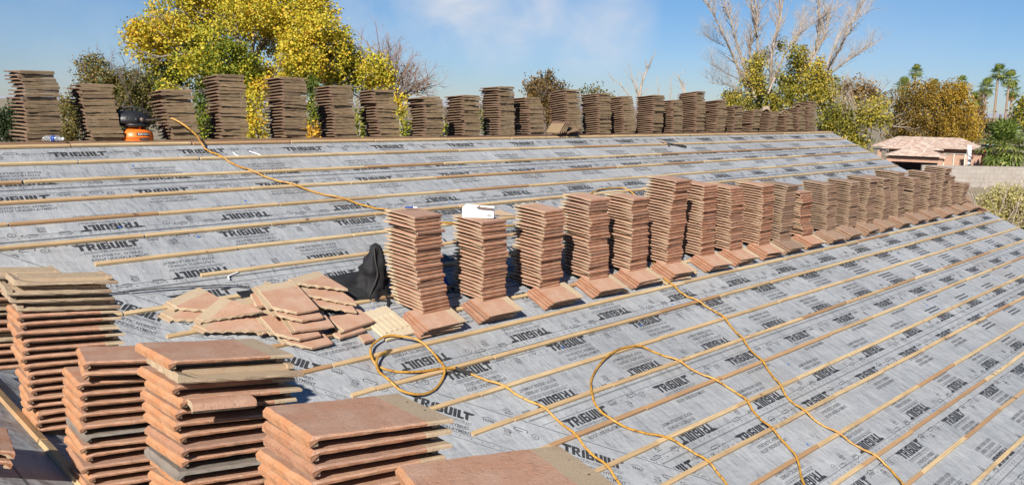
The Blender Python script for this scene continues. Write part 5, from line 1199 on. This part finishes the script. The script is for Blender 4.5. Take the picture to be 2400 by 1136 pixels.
rf, tm = MB(), MB(); zE3 = pz_(366, -6); hip(rf, 2078, 2222, -7.0, 0, zE3, pz_(340, -3.5), 72, tm); r3 = rf.obj('roof', ['nroof'], nh); tm.obj('fascia', ['ntrim'], r3)
for (x, y) in ((2052, 333), (2058, 333)):
    mb = MB(); mb.box(Tr(HP(x, 2.0, pz_(y, 2))), .25, .25, .35); mb.obj('roof_vent', ['frame'], r1)
mb = MB()
for (x0, x1, y0, y1) in ((2200, 2306, .9, 9), (2080, 2200, .9, 9)):
    a = [HP(x0, y0, 0), HP(x1, y0, 0), HP(x1, y1, 0), HP(x0, y1, 0)]; mb.add(a + [p + Vector((0, 0, zE - .1)) for p in a], [(0, 1, 5, 4), (1, 2, 6, 5), (2, 3, 7, 6), (3, 0, 4, 7)])
mb.obj('wall', ['nwall'], nh)
for x in (2090, 2206): mb = MB(); mb.box(Tr(HP(x, -6.2, zE3 / 2 - .1)) @ Rz(math.atan2(hx.y, hx.x)), .5, .5, zE3 - .2); mb.obj('porch_column', ['nwall'], nh)
mb = MB(); mb.box(Tr(HP(2148, -6.2, zE3 - .42)) @ Rz(math.atan2(hx.y, hx.x)), (2206 - 2090) * k_, .4, .42); mb.obj('porch_beam', ['nwall'], nh)
for x in (2062,): mb = MB(); mb.box(Tr(HP(x, -2.4, zE2 / 2 - .1)) @ Rz(math.atan2(hx.y, hx.x)), .4, .4, zE2 - .2); mb.obj('porch_column', ['nwall'], nh)
mb = MB(); n_ = 14; arc = [HP(2196, -6.19, 0), HP(2196, -6.19, zE3 - 1.2)]
a = [HP(2100, .6, 0), HP(2200, .6, 0)]; mb.add(a + [a[1] + Vector((0, 0, zE3 - .5)), a[0] + Vector((0, 0, zE3 - .5))], [(0, 1, 2, 3)]); mb.obj('porch_shade_panel', ['dark'], nh)  # dark sheet before the wall, the porch's shade put into its colour
HY = math.atan2(hx.y, hx.x)
zt_, zb_ = pz_(358, .8), 0.3
wf = MB()
for (x0, x1) in ((2214, 2216), (2236.5, 2238.5), (2262, 2264.5)): wf.box(Tr(HP((x0 + x1) / 2, .82, (zt_ + zb_) / 2)) @ Rz(HY), (x1 - x0) * k_, .12, zt_ - zb_)
wf.box(Tr(HP(2239, .82, zt_ + .05)) @ Rz(HY), 52 * k_, .12, .10); wfo = wf.obj('window', ['frame'], nh)
mb = MB(); mb.box(Tr(HP(2239, .86, (zt_ + zb_) / 2)) @ Rz(HY), 48 * k_, .03, zt_ - zb_); mb.obj('pane', ['glass'], wfo)
mb = MB()
for (x0, x1) in ((2217, 2234), (2241, 2256)):
    mb.grid(24, 1, lambda a, b_, x0=x0, x1=x1: HP(x0 + (x1 - x0) * a, .835 + .02 * math.sin(a * 60), zb_ + (zt_ - zb_ - .05) * b_))
mb.obj('curtain', ['curtain'], wfo)
mb = MB(); mb.box(Tr(HP(2280, .78, pz_(361, .8))) @ Rz(HY), .22, .18, .40); mb.obj('wall_lamp', ['ntrim'], nh)
# things by the house
mb = MB(); a = HP(2271, -1.5, 0); mb.grid(3, 10, lambda a_, b_: a + hx * ((a_ - .5) * .30 + .06 * math.sin(b_ * 4)) + hf * (.05 * math.sin(a_ * 3 + b_ * 5)) + Vector((0, 0, .2 + 3.0 * b_))); mb.tube([a + hx * -.24, a + hx * -.24 + Vector((0, 0, 3.3))], .025, 6)
tag(mb.obj('feather_banner', ['paper']), 'tall narrow white banner standing by the sliding window', 'banner')
mb = MB(); a = HP(2301, -1.2, 0); mb.lathe([(.05, 0), (.36, .15), (.42, .8), (.40, 1.8), (.28, 2.5), (.05, 2.9)], Tr(a) @ Ry(R(7)) @ Matrix.Diagonal((1, .45, 1, 1)), 16); tag(mb.obj('kayak', ['red'], None, True), 'red plastic kayak stood on end against the house', 'kayak')
# far hills
mb = MB()
mt, nt, b = mat('far_hill'); b.inputs['Base Color'].default_value = (.36, .37, .41, 1); b.inputs['Roughness'].default_value = 1; MT['hill'] = mt
for s_ in range(3):
    pts = []
    for i in range(61):
        az_ = -1.2 + 2.4 * i / 60; dist = 4200 + 500 * s_; h = 18 + 85 * max(0, mnoise.noise(Vector((az_ * 5.5 + s_ * 9, s_ * 3, 1.5)))) + 26 * mnoise.noise(Vector((az_ * 19, s_ + 4, 2)))
        d = hf * math.cos(az_) + hx * math.sin(az_); pts.append((G(CAM) + d * dist, G(CAM) + d * (dist + 500), max(5, h * .55)))
    vs = []
    for f_, k2, h in pts: vs += [f_, (f_ + k2) / 2 + Vector((0, 0, h)), k2]
    mb.add(vs, [(i * 3 + j, i * 3 + 3 + j, i * 3 + 4 + j, i * 3 + 1 + j) for i in range(60) for j in range(2)])
struct(mb.obj('hills', ['hill'], None, True))
